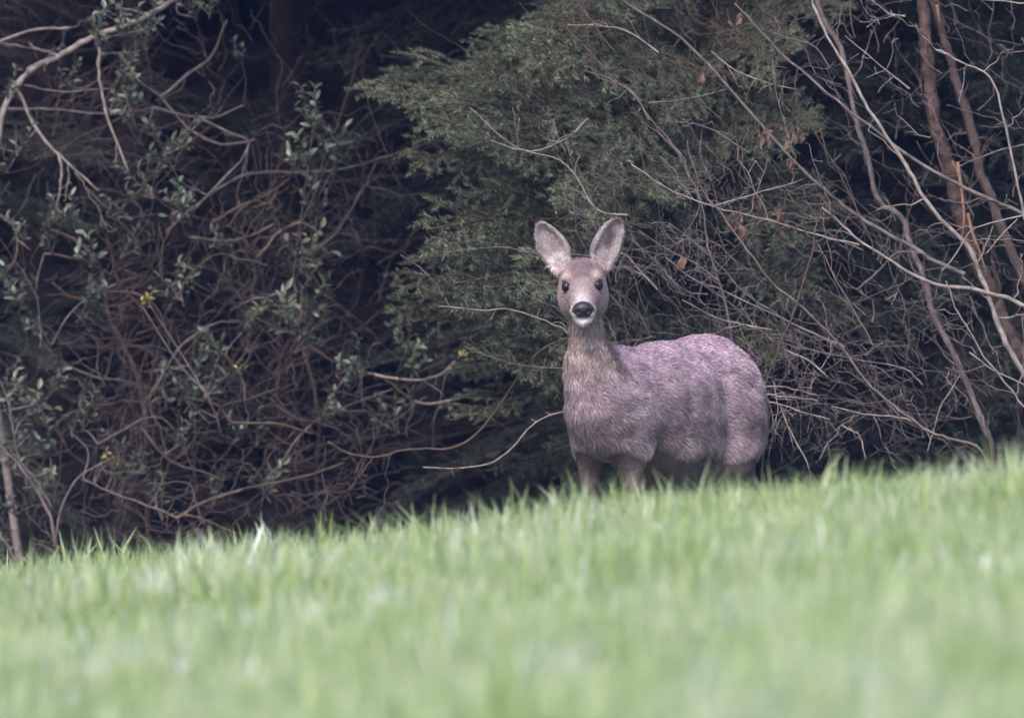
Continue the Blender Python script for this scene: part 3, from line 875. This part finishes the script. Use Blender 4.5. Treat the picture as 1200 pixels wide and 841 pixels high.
HS = 1.20
HC = np.array([0.207, 0.006, 0.846])                      # skull centre
hyaw, hpitch, hroll = R(TH), R(22), R(3)
RY = np.array([[math.cos(hyaw), -math.sin(hyaw), 0], [math.sin(hyaw), math.cos(hyaw), 0], [0, 0, 1]])
RP = np.array([[math.cos(hpitch), 0, math.sin(hpitch)], [0, 1, 0], [-math.sin(hpitch), 0, math.cos(hpitch)]])
RR = np.array([[1, 0, 0], [0, math.cos(hroll), -math.sin(hroll)], [0, math.sin(hroll), math.cos(hroll)]])
HM = RY @ RP @ RR                                       # head frame -> deer frame
WM = RY @ RR                                            # the same without the nod (for the ears)
def H(p):
    return HC + HM @ (np.array(p, float) * HS)


def sd(prim, X):
    if prim[0] == 'e':
        q = (X - prim[1])
        k0 = np.linalg.norm(q / prim[2], axis=-1)
        k1 = np.linalg.norm(q / prim[2] ** 2, axis=-1) + 1e-9
        return k0 * (k0 - 1.0) / k1
    if prim[0] == 'h':                                  # ellipsoid in a rotated frame: c, r, M (columns = axes)
        q = (X - prim[1]) @ prim[3]
        k0 = np.linalg.norm(q / prim[2], axis=-1)
        k1 = np.linalg.norm(q / prim[2] ** 2, axis=-1) + 1e-9
        return k0 * (k0 - 1.0) / k1
    a, b, ra, rb = prim[1:]
    ab = b - a
    t = np.clip(((X - a) @ ab) / (ab @ ab), 0, 1)
    return np.linalg.norm(X - a - t[..., None] * ab, axis=-1) - (ra + (rb - ra) * t)


def hell(c, r, Mx=None):
    Mx = HM if Mx is None else Mx
    return ('h', H(c), np.array(r, float) * HS, Mx)


body = [
    (ell((0.05, 0.012, 0.500), (0.145, 0.085, 0.150)), .05),
    (ell((-0.20, 0, 0.490), (0.280, 0.145, 0.160)), .06),
    (ell((-0.24, 0.0, 0.408), (0.220, 0.138, 0.150)), .05),
    (ell((-0.465, 0, 0.550), (0.165, 0.130, 0.145)), .06),
    (ell((-0.30, 0, 0.620), (0.240, 0.065, 0.055)), .06),
    (ell((0.02, 0, 0.620), (0.080, 0.040, 0.045)), .04),
    (cap((0.130, 0.006, 0.50), (0.165, 0.004, 0.60), 0.080, 0.064), .06),
    (cap((0.165, 0.004, 0.60), (0.190, 0, 0.80), 0.053, 0.044), .05),
]
for s in (-1, 1):
    body += [
        (ell((0.055, s * 0.062 + .008, 0.47), (0.090, 0.042, 0.130)), .04),
        (ell((-0.50, s * 0.080, 0.47), (0.125, 0.070, 0.150)), .05),
        # fore leg: forearm, wrist, cannon, fetlock
        (cap((0.045, s * 0.068, 0.42), (0.045, s * 0.070, 0.27), 0.046, 0.023), .04),
        (cap((0.045, s * 0.070, 0.27), (0.050, s * 0.068, 0.07), 0.019, 0.014), .02),
        (cap((0.050, s * 0.068, 0.07), (0.068, s * 0.068, 0.035), 0.016, 0.014), .01),
        (cap((0.066, s * 0.076, 0.035), (0.082, s * 0.077, 0.010), 0.010, 0.010), .006),
        (cap((0.066, s * 0.060, 0.035), (0.082, s * 0.059, 0.010), 0.010, 0.010), .006),
        # hind leg: thigh to stifle, gaskin back to the hock, upright shank
        (cap((-0.46, s * 0.085, 0.46), (-0.43, s * 0.092, 0.34), 0.080, 0.066), .05),
        (cap((-0.43, s * 0.090, 0.38), (-0.585, s * 0.085, 0.255), 0.050, 0.022), .04),
        (cap((-0.585, s * 0.085, 0.255), (-0.560, s * 0.085, 0.07), 0.020, 0.015), .015),
        (cap((-0.560, s * 0.085, 0.07), (-0.540, s * 0.085, 0.035), 0.016, 0.014), .01),
        (cap((-0.542, s * 0.093, 0.035), (-0.526, s * 0.094, 0.010), 0.010, 0.010), .006),
        (cap((-0.542, s * 0.077, 0.035), (-0.526, s * 0.076, 0.010), 0.010, 0.010), .006),
    ]
# head
body += [
    (hell((0, 0, 0.002), (.062, .047, .048)), .03),
    (hell((.040, 0, .002), (.050, .043, .038)), .02),
    (cap(H((.050, 0, -.012)), H((.112, 0, -.024)), .037 * HS, .0235 * HS), .02),
    (cap(H((0.0, 0, -.042)), H((.105, 0, -.045)), .037 * HS, .017 * HS), .02),
    (hell((.124, 0, -.018), (.017, .0230, .0165)), .010),
    (hell((.126, .012, -.022), (.014, .0115, .0125)), .006),
    (hell((.126, -.012, -.022), (.014, .0115, .0125)), .006),
    (hell((.116, 0, -.049), (.020, .0155, .0105)), .012),
    (cap(H((-.02, 0, -.02)), np.array([0.190, 0, 0.78]), .048 * HS, .048), .03),
]
for s in (-1, 1):
    body += [
        (hell((.015, s * .030, -.034), (.050, .027, .036)), .02),
        (hell((.042, s * .031, .027), (.026, .014, .011)), .016),        # brow over the eye
        (hell((.106, s * .015, -.032), (.022, .014, .015)), .01),        # whisker pads
    ]
EYE = [H((.0610, s * .0355, .0135)) for s in (-1, 1)]
EYE_R = 0.0122 * HS

gh = 0.0042
lo = np.array([-0.70, -0.21, -0.01])
hi = np.array([0.36, 0.21, 1.04])
shape = np.ceil((hi - lo) / gh).astype(int)
F = np.full(shape, 0.2, np.float32)


def block(c0, c1):
    i0 = np.clip(np.floor((c0 - lo) / gh).astype(int), 0, shape - 1)
    i1 = np.clip(np.ceil((c1 - lo) / gh).astype(int), i0 + 1, shape)
    ax = [lo[k] + gh * np.arange(i0[k], i1[k]) for k in range(3)]
    X = np.stack(np.meshgrid(*ax, indexing='ij'), -1)
    return tuple(slice(i0[k], i1[k]) for k in range(3)), X


def bounds(p, m):
    if p[0] in 'eh':
        r_ = p[2] if p[0] == 'e' else np.full(3, p[2].max())
        return p[1] - r_ - m, p[1] + r_ + m
    r_ = max(p[3], p[4]) + m
    return np.minimum(p[1], p[2]) - r_, np.maximum(p[1], p[2]) + r_


def smin(a, b, k):
    h = np.clip(0.5 + 0.5 * (b - a) / k, 0, 1)
    return b * (1 - h) + a * h - k * h * (1 - h)


for prim, k in body:
    sl, X = block(*bounds(prim, k + .03))
    F[sl] = smin(F[sl], sd(prim, X).astype(np.float32), k)
# ears: a leaf-shaped cup open to the front
EARS = []
for s in (-1, 1):
    base = HC + WM @ np.array([-.012, s * .046, .038])
    ax_u = unit(WM @ np.array([-.10, s * (.50 if s < 0 else .47), 1.0]))          # along the ear
    fwd = WM @ np.array([1.0, s * .22, .10])
    ax_f = unit(fwd - ax_u * (fwd @ ax_u))
    ax_s = np.cross(ax_u, ax_f)
    Mx = np.stack([ax_f, ax_s, ax_u], 1)
    c = base + ax_u * .066
    EARS.append((base, ax_u, ax_f, ax_s))
    out = ('h', c, np.array([.027, .043, .080]), Mx)
    inn = ('h', c + ax_f * .022 + ax_u * .004, np.array([.031, .037, .075]), Mx)
    cutf = c + ax_f * .010
    sl, X = block(c - .11, c + .11)
    # narrower towards the tip
    L_ = np.clip(((X - base) @ ax_u) / .14, 0, 1)
    Xs = X + ((X - c) @ ax_s)[..., None] * ax_s * (0.05 + 0.45 * np.clip(L_ - .45, 0, 1) ** 1.2)[..., None]
    e = np.maximum(sd(out, Xs), -sd(inn, Xs))
    e = np.maximum(e, (X - cutf) @ ax_f - .004)
    F[sl] = smin(F[sl], e.astype(np.float32), .010)
    p2 = cap(base - ax_u * .02, base + ax_u * .022 - ax_f * .008, .020, .017)
    sl, X = block(*bounds(p2, .05))
    F[sl] = smin(F[sl], sd(p2, X).astype(np.float32), .018)
# eye sockets, nostrils, mouth line
for prim in ([hell((.069, s * .0385, .0130), (.012, .0115, .0075)) for s in (-1, 1)] +
             [hell((.141, s * .0125, -.020), (.009, .0052, .0046)) for s in (-1, 1)] +
             [hell((.136, 0, -.0385), (.022, .019, .0022))]):
    sl, X = block(*bounds(prim, .03))
    F[sl] = -smin(-F[sl], sd(prim, X).astype(np.float32), .006)


def surface_nets(F, lo, h):
    s = F < 0
    nx, ny, nz = F.shape
    cnt = np.zeros((nx - 1, ny - 1, nz - 1), np.int8)
    pos = np.zeros((nx - 1, ny - 1, nz - 1, 3), np.float32)
    corners = [(0, 0, 0), (1, 0, 0), (0, 1, 0), (1, 1, 0), (0, 0, 1), (1, 0, 1), (0, 1, 1), (1, 1, 1)]
    tot = sum(s[a:nx - 1 + a, b:ny - 1 + b, c:nz - 1 + c].astype(np.int8) for a, b, c in corners)
    act = np.argwhere((tot > 0) & (tot < 8))
    vid = np.full(cnt.shape, -1, np.int32)
    vid[tuple(act.T)] = np.arange(len(act))
    acc = np.zeros((len(act), 3))
    num = np.zeros(len(act))
    for a in corners:
        for k in range(3):
            if a[k]:
                continue
            b = list(a)
            b[k] = 1
            fa = F[tuple((act + np.array(a)).T)]
            fb = F[tuple((act + np.array(b)).T)]
            m = (fa < 0) != (fb < 0)
            t = np.where(m, fa / (fa - fb + 1e-20), 0)
            p = np.array(a, float)[None, :].repeat(len(act), 0)
            p[:, k] += t
            acc[m] += p[m]
            num[m] += 1
    V = lo + h * (act + acc / num[:, None])
    Q = []
    for k in range(3):
        u, v = (k + 1) % 3, (k + 2) % 3
        sl0 = [slice(None)] * 3
        sl1 = [slice(None)] * 3
        sl0[k] = slice(0, -1)
        sl1[k] = slice(1, None)
        ch = s[tuple(sl0)] != s[tuple(sl1)]
        e = np.argwhere(ch)
        e = e[(e[:, u] > 0) & (e[:, v] > 0) & (e[:, u] < F.shape[u] - 1) & (e[:, v] < F.shape[v] - 1)]
        du = np.zeros(3, int)
        du[u] = 1
        dv = np.zeros(3, int)
        dv[v] = 1
        q = np.stack([vid[tuple((e - du - dv).T)], vid[tuple((e - dv).T)], vid[tuple(e.T)], vid[tuple((e - du).T)]], 1)
        flip = ~s[tuple(e.T)]
        q[flip] = q[flip][:, ::-1]
        Q.append(q)
    return V, np.concatenate(Q)


V, Q = surface_nets(F, lo, gh)
T3 = np.concatenate([Q[:, [0, 1, 2]], Q[:, [0, 2, 3]]])


def vnormals(V, T3):
    fn = np.cross(V[T3[:, 1]] - V[T3[:, 0]], V[T3[:, 2]] - V[T3[:, 0]])
    N = np.zeros_like(V)
    for k in range(3):
        np.add.at(N, T3[:, k], fn)
    return unit(N), fn


for it in range(2):                                      # light smoothing of the stair steps
    A = np.zeros_like(V)
    C = np.zeros(len(V))
    for k in range(4):
        np.add.at(A, Q[:, k], V[Q[:, (k + 1) % 4]])
        np.add.at(C, Q[:, k], 1)
    V = V * .5 + .5 * A / C[:, None]
N, fn = vnormals(V, T3)


def sstep(a, b, x):
    t = np.clip((x - a) / (b - a), 0, 1)
    return t * t * (3 - 2 * t)


def head_coords(X):
    return ((X - HC) @ HM) / HS


def fields(X):
    """weights: head, ear, neck, leg, nose ... for points of the deer"""
    h = head_coords(X)
    w = {}
    hdist = np.linalg.norm((h - np.array([.05, 0, -.012])) / np.array([.118, .075, .068]), axis=1)
    w['head'] = sstep(1.12, .95, hdist)
    ear = np.zeros(len(X))
    for base, u, f, s_ in EARS:
        t = (X - base) @ u
        rr = np.linalg.norm(X - base - t[:, None] * u, axis=1)
        ear = np.maximum(ear, sstep(.012, .03, t) * (rr < .075))
    w['ear'] = ear
    w['neck'] = sstep(.54, .64, X[:, 2]) * sstep(.06, .12, X[:, 0])
    w['leg'] = sstep(.392, .352, X[:, 2] + .012 * np.sin(X[:, 0] * 31) + .012 * np.sin(X[:, 1] * 43 + 1))
    w['h'] = h
    return w


def tint(X, Nn):
    w = fields(X)
    h = w['h']
    nz = np.array([mnoise.noise(Vector(p * 9)) for p in X]) if len(X) < 90000 else np.zeros(len(X))
    c = np.empty((len(X), 3))
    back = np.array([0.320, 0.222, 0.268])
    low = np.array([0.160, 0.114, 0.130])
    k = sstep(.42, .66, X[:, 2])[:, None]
    c[:] = low * (1 - k) + back * k  # coat tone with top light and flank shading painted in
    def put(col, m):
        c[:] = c * (1 - m[:, None]) + np.array(col) * m[:, None]
    put((0.190, 0.140, 0.122), w['neck'] * .85)
    put((0.27, 0.205, 0.222), sstep(.43, .40, X[:, 2]) * .45)
    put((0.095, 0.068, 0.068), w['leg'])
    # head markings
    hd = w['head']
    put((0.245, 0.172, 0.184), hd)
    put((0.125, 0.080, 0.090), hd * sstep(-.02, .01, h[:, 0]) * sstep(.085, .055, h[:, 0]) * sstep(.018, .034, h[:, 2]) * sstep(.036, .02, np.abs(h[:, 1])))   # dark crown
    ring = np.minimum(np.linalg.norm(h - np.array([.052, .036, .030]), axis=1), np.linalg.norm(h - np.array([.052, -.036, .030]), axis=1))
    put((0.34, 0.25, 0.22), hd * sstep(.024, .006, ring) * .75)                                      # pale brows
    put((0.38, 0.31, 0.325), hd * sstep(.074, .108, h[:, 0]) * sstep(.022, .010, np.abs(h[:, 1])) * sstep(-.02, -.005, h[:, 2]))   # light bridge above the nose
    put((0.38, 0.32, 0.32), hd * sstep(.104, .116, h[:, 0]) * sstep(-.05, -.03, h[:, 2]) * sstep(.014, .022, np.abs(h[:, 1])))
    put((0.60, 0.50, 0.57), hd * sstep(.085, .100, h[:, 0]) * sstep(-.037, -.042, h[:, 2]))          # white chin
    nose = hd * sstep(.118, .123, h[:, 0]) * sstep(-.040, -.037, h[:, 2])
    put((0.022, 0.019, 0.022), nose)
    for s in (-1, 1):
        put((0.80, 0.72, 0.78), hd * sstep(.0090, .006, np.linalg.norm(h - np.array([.128, s * .0205, -.031]), axis=1)))
    eyed = np.min([np.linalg.norm(X - e, axis=1) for e in EYE], 0)
    put((0.025, 0.018, 0.02), sstep(EYE_R * 1.5, EYE_R * 1.25, eyed))
    # ears
    e = w['ear']
    put((0.215, 0.160, 0.172), e)
    for base, u, f, s_ in EARS:
        t = (X - base) @ u
        sd_ = (X - base) @ s_
        fr = (Nn @ f) > 0.25
        m = e * fr * sstep(.115, .09, t) * sstep(.045, .06, t) * sstep(.020, .006, np.abs(sd_ - .004))
        put((0.085, 0.062, 0.068), m * .8)
        m = e * fr * sstep(.10, .06, t) * sstep(.010, .022, np.abs(sd_))
        put((0.33, 0.27, 0.285), m * .8)
        put((0.10, 0.075, 0.078), e * sstep(.120, .134, t))
    c *= (1 + .16 * nz)[:, None]
    hoof = sstep(.035, .025, X[:, 2])
    put((0.03, 0.026, 0.025), hoof)
    return np.clip(c, 0.005, 1), w, nose


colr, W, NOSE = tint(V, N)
# coat relief: soft clumps
amp = (1 - np.maximum(W['head'], W['ear'])) * (1 - W['leg'])
dsp = np.array([mnoise.noise(Vector((p[0] * 22, p[1] * 22, p[2] * 30))) for p in V]) * .0045 + np.array([mnoise.noise(Vector(p * 60)) for p in V]) * .002
V = V + N * (dsp * amp)[:, None]


def set_color(me, c):
    at = me.color_attributes.new('coat', 'FLOAT_COLOR', 'POINT')
    at.data.foreach_set('color', np.concatenate([c, np.ones((len(c), 1))], 1).astype(np.float32).ravel())


md, nt, b = mat('deer hide')
at = nt.nodes.new('ShaderNodeAttribute')
at.attribute_name = 'coat'
nt.links.new(at.outputs['Color'], b.inputs['Base Color'])
n = noise_node(nt, 180, 4)
bp = nt.nodes.new('ShaderNodeBump')
bp.inputs['Strength'].default_value = .5
bp.inputs['Distance'].default_value = .003
nt.links.new(n.outputs['Fac'], bp.inputs['Height'])
nt.links.new(bp.outputs[0], b.inputs['Normal'])
wet = nt.nodes.new('ShaderNodeMapRange')                 # bare dark nose leather is moist, the coat is not
lum = nt.nodes.new('ShaderNodeRGBToBW')
nt.links.new(at.outputs['Color'], lum.inputs[0])
wet.inputs['From Min'].default_value = .03
wet.inputs['From Max'].default_value = .09
wet.inputs['To Min'].default_value = .32
wet.inputs['To Max'].default_value = .9
nt.links.new(lum.outputs[0], wet.inputs['Value'])
nt.links.new(wet.outputs[0], b.inputs['Roughness'])

mh, nt, b = mat('deer hair')
at = nt.nodes.new('ShaderNodeAttribute')
at.attribute_name = 'coat'
nt.links.new(at.outputs['Color'], b.inputs['Base Color'])
b.inputs['Roughness'].default_value = .6
b.inputs['Specular IOR Level'].default_value = .35

me_, = [float(ground_z(0.30, 35.0))]
DEER = thing('deer', 'roe deer doe in grey brown coat standing behind the grass brow with both ears raised', 'deer', (0.300, 35.0, 0.0))
DEER.rotation_euler = (0, 0, R(-90 - TH))
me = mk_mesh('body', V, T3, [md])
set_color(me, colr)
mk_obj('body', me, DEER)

me_eye, nt, b = mat('dark wet eye')
b.inputs['Base Color'].default_value = (0.012, 0.008, 0.007, 1)
b.inputs['Roughness'].default_value = 0.09
b.inputs['Specular IOR Level'].default_value = 0.3


def ball(r, nu=20, nv=12):
    b = Buf()
    th = np.linspace(0, math.pi, nv)
    ph = np.arange(nu) * 2 * math.pi / nu
    Vv = np.stack([np.sin(th)[:, None] * np.cos(ph), np.sin(th)[:, None] * np.sin(ph), np.cos(th)[:, None] * np.ones(nu)], -1).reshape(-1, 3) * r
    k = np.arange(nv - 1)[:, None] * nu
    s = np.arange(nu)[None, :]
    s2 = (s + 1) % nu
    b.add(Vv, np.concatenate([np.stack([k + s, k + nu + s, k + nu + s2], -1).reshape(-1, 3), np.stack([k + s, k + nu + s2, k + s2], -1).reshape(-1, 3)]))
    return b.mesh('eye', [me_eye])


eyeme = ball(EYE_R)
for e in EYE:
    mk_obj('eye', eyeme, DEER, tuple(e))

# hair: strands lying along the coat
area = np.linalg.norm(fn, axis=1)
NH = 240000
wt = area.copy()
cen = V[T3].mean(1)
wt *= np.where(cen[:, 2] > .76, 3.0, 1.0) * np.where(cen[:, 2] < .2, .3, 1.0)
fi = rng.choice(len(T3), NH, p=wt / wt.sum())
uvw = rng.dirichlet((1, 1, 1), NH)
Pp = (V[T3[fi]] * uvw[..., None]).sum(1)
Nn = unit((N[T3[fi]] * uvw[..., None]).sum(1))
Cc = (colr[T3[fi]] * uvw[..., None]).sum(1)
w = fields(Pp)
ns = (NOSE[T3[fi]] * uvw).sum(1)
eyed = np.min([np.linalg.norm(Pp - e, axis=1) for e in EYE], 0)
keep = (ns < .15) & ~((w['h'][:, 0] > .10) & (rng.random(NH) < .5) & (w['head'] > .5)) & (eyed > EYE_R * 1.35) & (Pp[:, 2] > .04)
Pp, Nn, Cc = Pp[keep], Nn[keep], Cc[keep]
w = {k: v[keep] for k, v in w.items()}
nH = len(Pp)
flow = np.tile(np.array([-1.0, 0, -0.45]), (nH, 1))
flow += w['neck'][:, None] * np.array([.9, 0, -1.2]) + w['leg'][:, None] * np.array([.8, 0, -2.0])
hb = -(HM @ np.array([1.0, 0, .15]))
flow = flow * (1 - w['head'])[:, None] + hb * w['head'][:, None]
for base, u, f, s_ in EARS:
    near_ = (np.linalg.norm(Pp - base - .07 * u, axis=1) < .09) * w['ear']
    flow = flow * (1 - near_)[:, None] + (u * .8) * near_[:, None]
nv = np.array([[mnoise.noise(Vector(p * 28)), mnoise.noise(Vector(p * 28 + 7.7)), mnoise.noise(Vector(p * 28 + 15.1))] for p in Pp])
flow = unit(flow) + nv * .6 * (1 - .7 * w['head'])[:, None] + rng.normal(0, .16, (nH, 3))
flow = unit(flow - Nn * (flow * Nn).sum(1)[:, None])
Lh = .019 + .007 * sstep(.50, .40, Pp[:, 2])
Lh = Lh * (1 - w['head']) + .0095 * w['head']
Lh = Lh * (1 - w['ear']) + .013 * w['ear']
Lh = Lh * (1 + .25 * sstep(.43, .40, Pp[:, 2])) * (1 - .75 * w['leg'])
Lh = Lh * (1 - .0 * w['neck']) * rng.uniform(.6, 1.25, nH)
lift = (.22 + .22 * rng.random(nH)) * (1 + .35 * nv[:, 0])
wd = (.0006 + .0007 * rng.random(nH)) * np.clip(Lh / .021, .6, 1.1)
sdv = unit(np.cross(flow, Nn) + Nn * rng.normal(0, .35, nH)[:, None])
p0 = Pp - Nn * .002
p1 = Pp + (flow * .5 + Nn * lift[:, None] * .5) * Lh[:, None]
p2 = Pp + (flow * .97 + Nn * lift[:, None] * .55) * Lh[:, None] + np.array([0, 0, -.10]) * Lh[:, None]
HV = np.stack([p0 - sdv * wd[:, None], p0 + sdv * wd[:, None], p1 + sdv * wd[:, None] * .8, p1 - sdv * wd[:, None] * .8, p2], 1).reshape(-1, 3)
kk = np.arange(nH)[:, None] * 5
HF = np.concatenate([kk + np.array([[0, 1, 2]]), kk + np.array([[0, 2, 3]]), kk + np.array([[3, 2, 4]])])
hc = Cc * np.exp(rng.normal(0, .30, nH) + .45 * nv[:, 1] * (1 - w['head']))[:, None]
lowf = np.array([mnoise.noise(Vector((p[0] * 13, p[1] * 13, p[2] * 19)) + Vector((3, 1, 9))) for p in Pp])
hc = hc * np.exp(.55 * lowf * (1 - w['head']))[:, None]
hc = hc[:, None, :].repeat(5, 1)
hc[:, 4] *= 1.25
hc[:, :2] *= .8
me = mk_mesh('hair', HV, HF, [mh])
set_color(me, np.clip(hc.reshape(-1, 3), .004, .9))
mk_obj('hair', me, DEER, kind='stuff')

# ------------------------------------------------------------------ grass
TUFT = bpy.data.collections.new('grass tufts')


def tuft(k, n, hmin, hmax, w0, spread, lean, m='grass'):
    b = Buf()
    for j in range(n):
        a = random.uniform(0, 6.283)
        p = np.array([random.gauss(0, spread), random.gauss(0, spread), -.01])
        h = random.uniform(hmin, hmax)
        w_ = w0 * random.uniform(.6, 1.3)
        d = np.array([math.cos(a), math.sin(a), 0])
        s = np.array([-d[1], d[0], 0])
        bend = abs(random.gauss(0, lean)) * h
        st = random.gauss(0, .12)
        T_ = np.array([0, .35, .7, 1.0])
        c = p + T_[:, None] * np.array([0, 0, h]) + (T_ ** 2)[:, None] * d * bend + T_[:, None] * s * st * h
        c[:, 2] -= bend * .35 * T_ ** 3
        wv = np.array([.8, 1.0, .7, 0]) * w_ * .5
        Vv = []
        for r_ in range(3):
            Vv += [c[r_] - s * wv[r_], c[r_] + s * wv[r_]]
        Vv.append(c[3])
        b.add(Vv, [(0, 1, 3), (0, 3, 2), (2, 3, 5), (2, 5, 4), (4, 5, 6)])
    o = bpy.data.objects.new('tuft_%02d' % k, b.mesh('tuft', [M[m]], True))
    TUFT.objects.link(o)


for k in range(8):
    tuft(k, 16, .07, .15, .0045, .030, .45)
for k in range(8, 11):
    tuft(k, 9, .12, .22, .0065, .025, .5)
for k in range(11, 13):
    tuft(k, 5, .09, .15, .009, .012, .7, 'glint')

ys, xs, kinds = [], [], []
def scatter(n, x0, x1, y0, y1):
    return rng.uniform(x0, x1, n), rng.uniform(y0, y1, n)
parts_ = [scatter(17000, -2.6, 2.6, 15, 34.6), scatter(10000, -2.4, 2.4, 27.5, 33.0), scatter(9000, -5.5, 5.5, 9, 34.8), scatter(700, -2.4, 2.4, 34.3, 36.0), scatter(420, -2.4, 2.4, 28.8, 32.6)]
gx = np.concatenate([p[0] for p in parts_])
gy = np.concatenate([p[1] for p in parts_])
ng = len(gx)
gz = ground_z(gx, gy)
scl = rng.uniform(.75, 1.2, ng) * (1 + .22 * np.sin(gx * 3.1 + 1) * np.sin(gy * 1.7))
idx = np.where(rng.random(ng) < .93, rng.integers(0, 8, ng), rng.integers(8, 13, ng))
scl[-420:] = rng.uniform(.75, 1.2, 420)                 # taller blades along the brow of the slope
idx[-420:] = rng.integers(8, 11, 420)
pm = bpy.data.meshes.new('grass points')
pm.vertices.add(ng)
pm.vertices.foreach_set('co', np.stack([gx, gy, gz], -1).astype(np.float32).ravel())
a_ = pm.attributes.new('scl', 'FLOAT', 'POINT')
a_.data.foreach_set('value', scl.astype(np.float32))
a_ = pm.attributes.new('idx', 'INT', 'POINT')
a_.data.foreach_set('value', idx.astype(np.int32))
a_ = pm.attributes.new('rot', 'FLOAT_VECTOR', 'POINT')
a_.data.foreach_set('vector', np.stack([rng.normal(0, .10, ng), rng.normal(0, .10, ng), rng.uniform(0, 6.283, ng)], -1).astype(np.float32).ravel())
GR = mk_obj('grass', pm, kind='stuff')
GR['label'] = 'lush pale green meadow grass on the slope before the wood'
GR['category'] = 'grass'
ng_ = bpy.data.node_groups.new('grass', 'GeometryNodeTree')
ng_.interface.new_socket('Geometry', in_out='INPUT', socket_type='NodeSocketGeometry')
ng_.interface.new_socket('Geometry', in_out='OUTPUT', socket_type='NodeSocketGeometry')
gi = ng_.nodes.new('NodeGroupInput')
go = ng_.nodes.new('NodeGroupOutput')
ip = ng_.nodes.new('GeometryNodeInstanceOnPoints')
ci = ng_.nodes.new('GeometryNodeCollectionInfo')
ci.inputs['Collection'].default_value = TUFT
ci.inputs['Separate Children'].default_value = True
ci.inputs['Reset Children'].default_value = True


def attr(name, typ):
    a = ng_.nodes.new('GeometryNodeInputNamedAttribute')
    a.data_type = typ
    a.inputs['Name'].default_value = name
    return next(s for s in a.outputs if s.enabled and s.name == 'Attribute')


L = ng_.links.new
L(gi.outputs[0], ip.inputs['Points'])
L(ci.outputs[0], ip.inputs['Instance'])
ip.inputs['Pick Instance'].default_value = True
L(attr('idx', 'INT'), ip.inputs['Instance Index'])
e2r = ng_.nodes.new('FunctionNodeEulerToRotation')
L(attr('rot', 'FLOAT_VECTOR'), e2r.inputs[0])
L(e2r.outputs[0], ip.inputs['Rotation'])
L(attr('scl', 'FLOAT'), ip.inputs['Scale'])
L(ip.outputs[0], go.inputs[0])
md_ = GR.modifiers.new('grass', 'NODES')
md_.node_group = ng_

# a bleached leaf blade standing in the grass edge, and a brown withered leaf lying in the grass
mw, nt, b = mat('bleached leaf')
b.inputs['Base Color'].default_value = (.72, .72, .70, 1)
b.inputs['Roughness'].default_value = .5
b = Buf()
leaf_blade(b, np.zeros(3), np.array([.45, 0, 1.0]), np.array([0, -1.0, .2]), .16, .012, 0, .25)
p = P(276, 655, 30.3)
p[2] = float(ground_z(p[0], p[1]))
h = CAM_Z - (628 - 420.5) / PX * 30.3 - p[2]
o = mk_obj('bleached_leaf', b.mesh('bleached_leaf', [mw]), None, tuple(p))
o.scale = (1, 1, h / .12)
o['label'] = 'narrow bleached white leaf standing up from the grass edge below the thicket'
o['category'] = 'leaf'

# ------------------------------------------------------------------ thin blue haze added to lift the dark wood to navy
mz = bpy.data.materials.new('added tint haze')
mz.use_nodes = True
nt = mz.node_tree
nt.nodes.remove(nt.nodes['Principled BSDF'])
pv = nt.nodes.new('ShaderNodeVolumePrincipled')
pv.inputs['Color'].default_value = (.24, .36, 1.0, 1)
pv.inputs['Density'].default_value = 0.00045
nt.links.new(pv.outputs[0], nt.nodes['Material Output'].inputs['Volume'])
x0, x1, y0, y1, z0, z1 = -610, 610, -62, 905, -4.0, 13.5
V = np.array([(x, y, z) for z in (z0, z1) for y in (y0, y1) for x in (x0, x1)], float)
Fq = np.array([(0, 2, 3, 1), (4, 5, 7, 6), (0, 1, 5, 4), (2, 6, 7, 3), (0, 4, 6, 2), (1, 3, 7, 5)])
hz = mk_obj('haze', mk_mesh('haze', V, Fq, [mz], smooth=False), kind='stuff')
hz['label'] = 'thin bluish haze added over meadow and wood to tint the darks'
hz['category'] = 'haze'
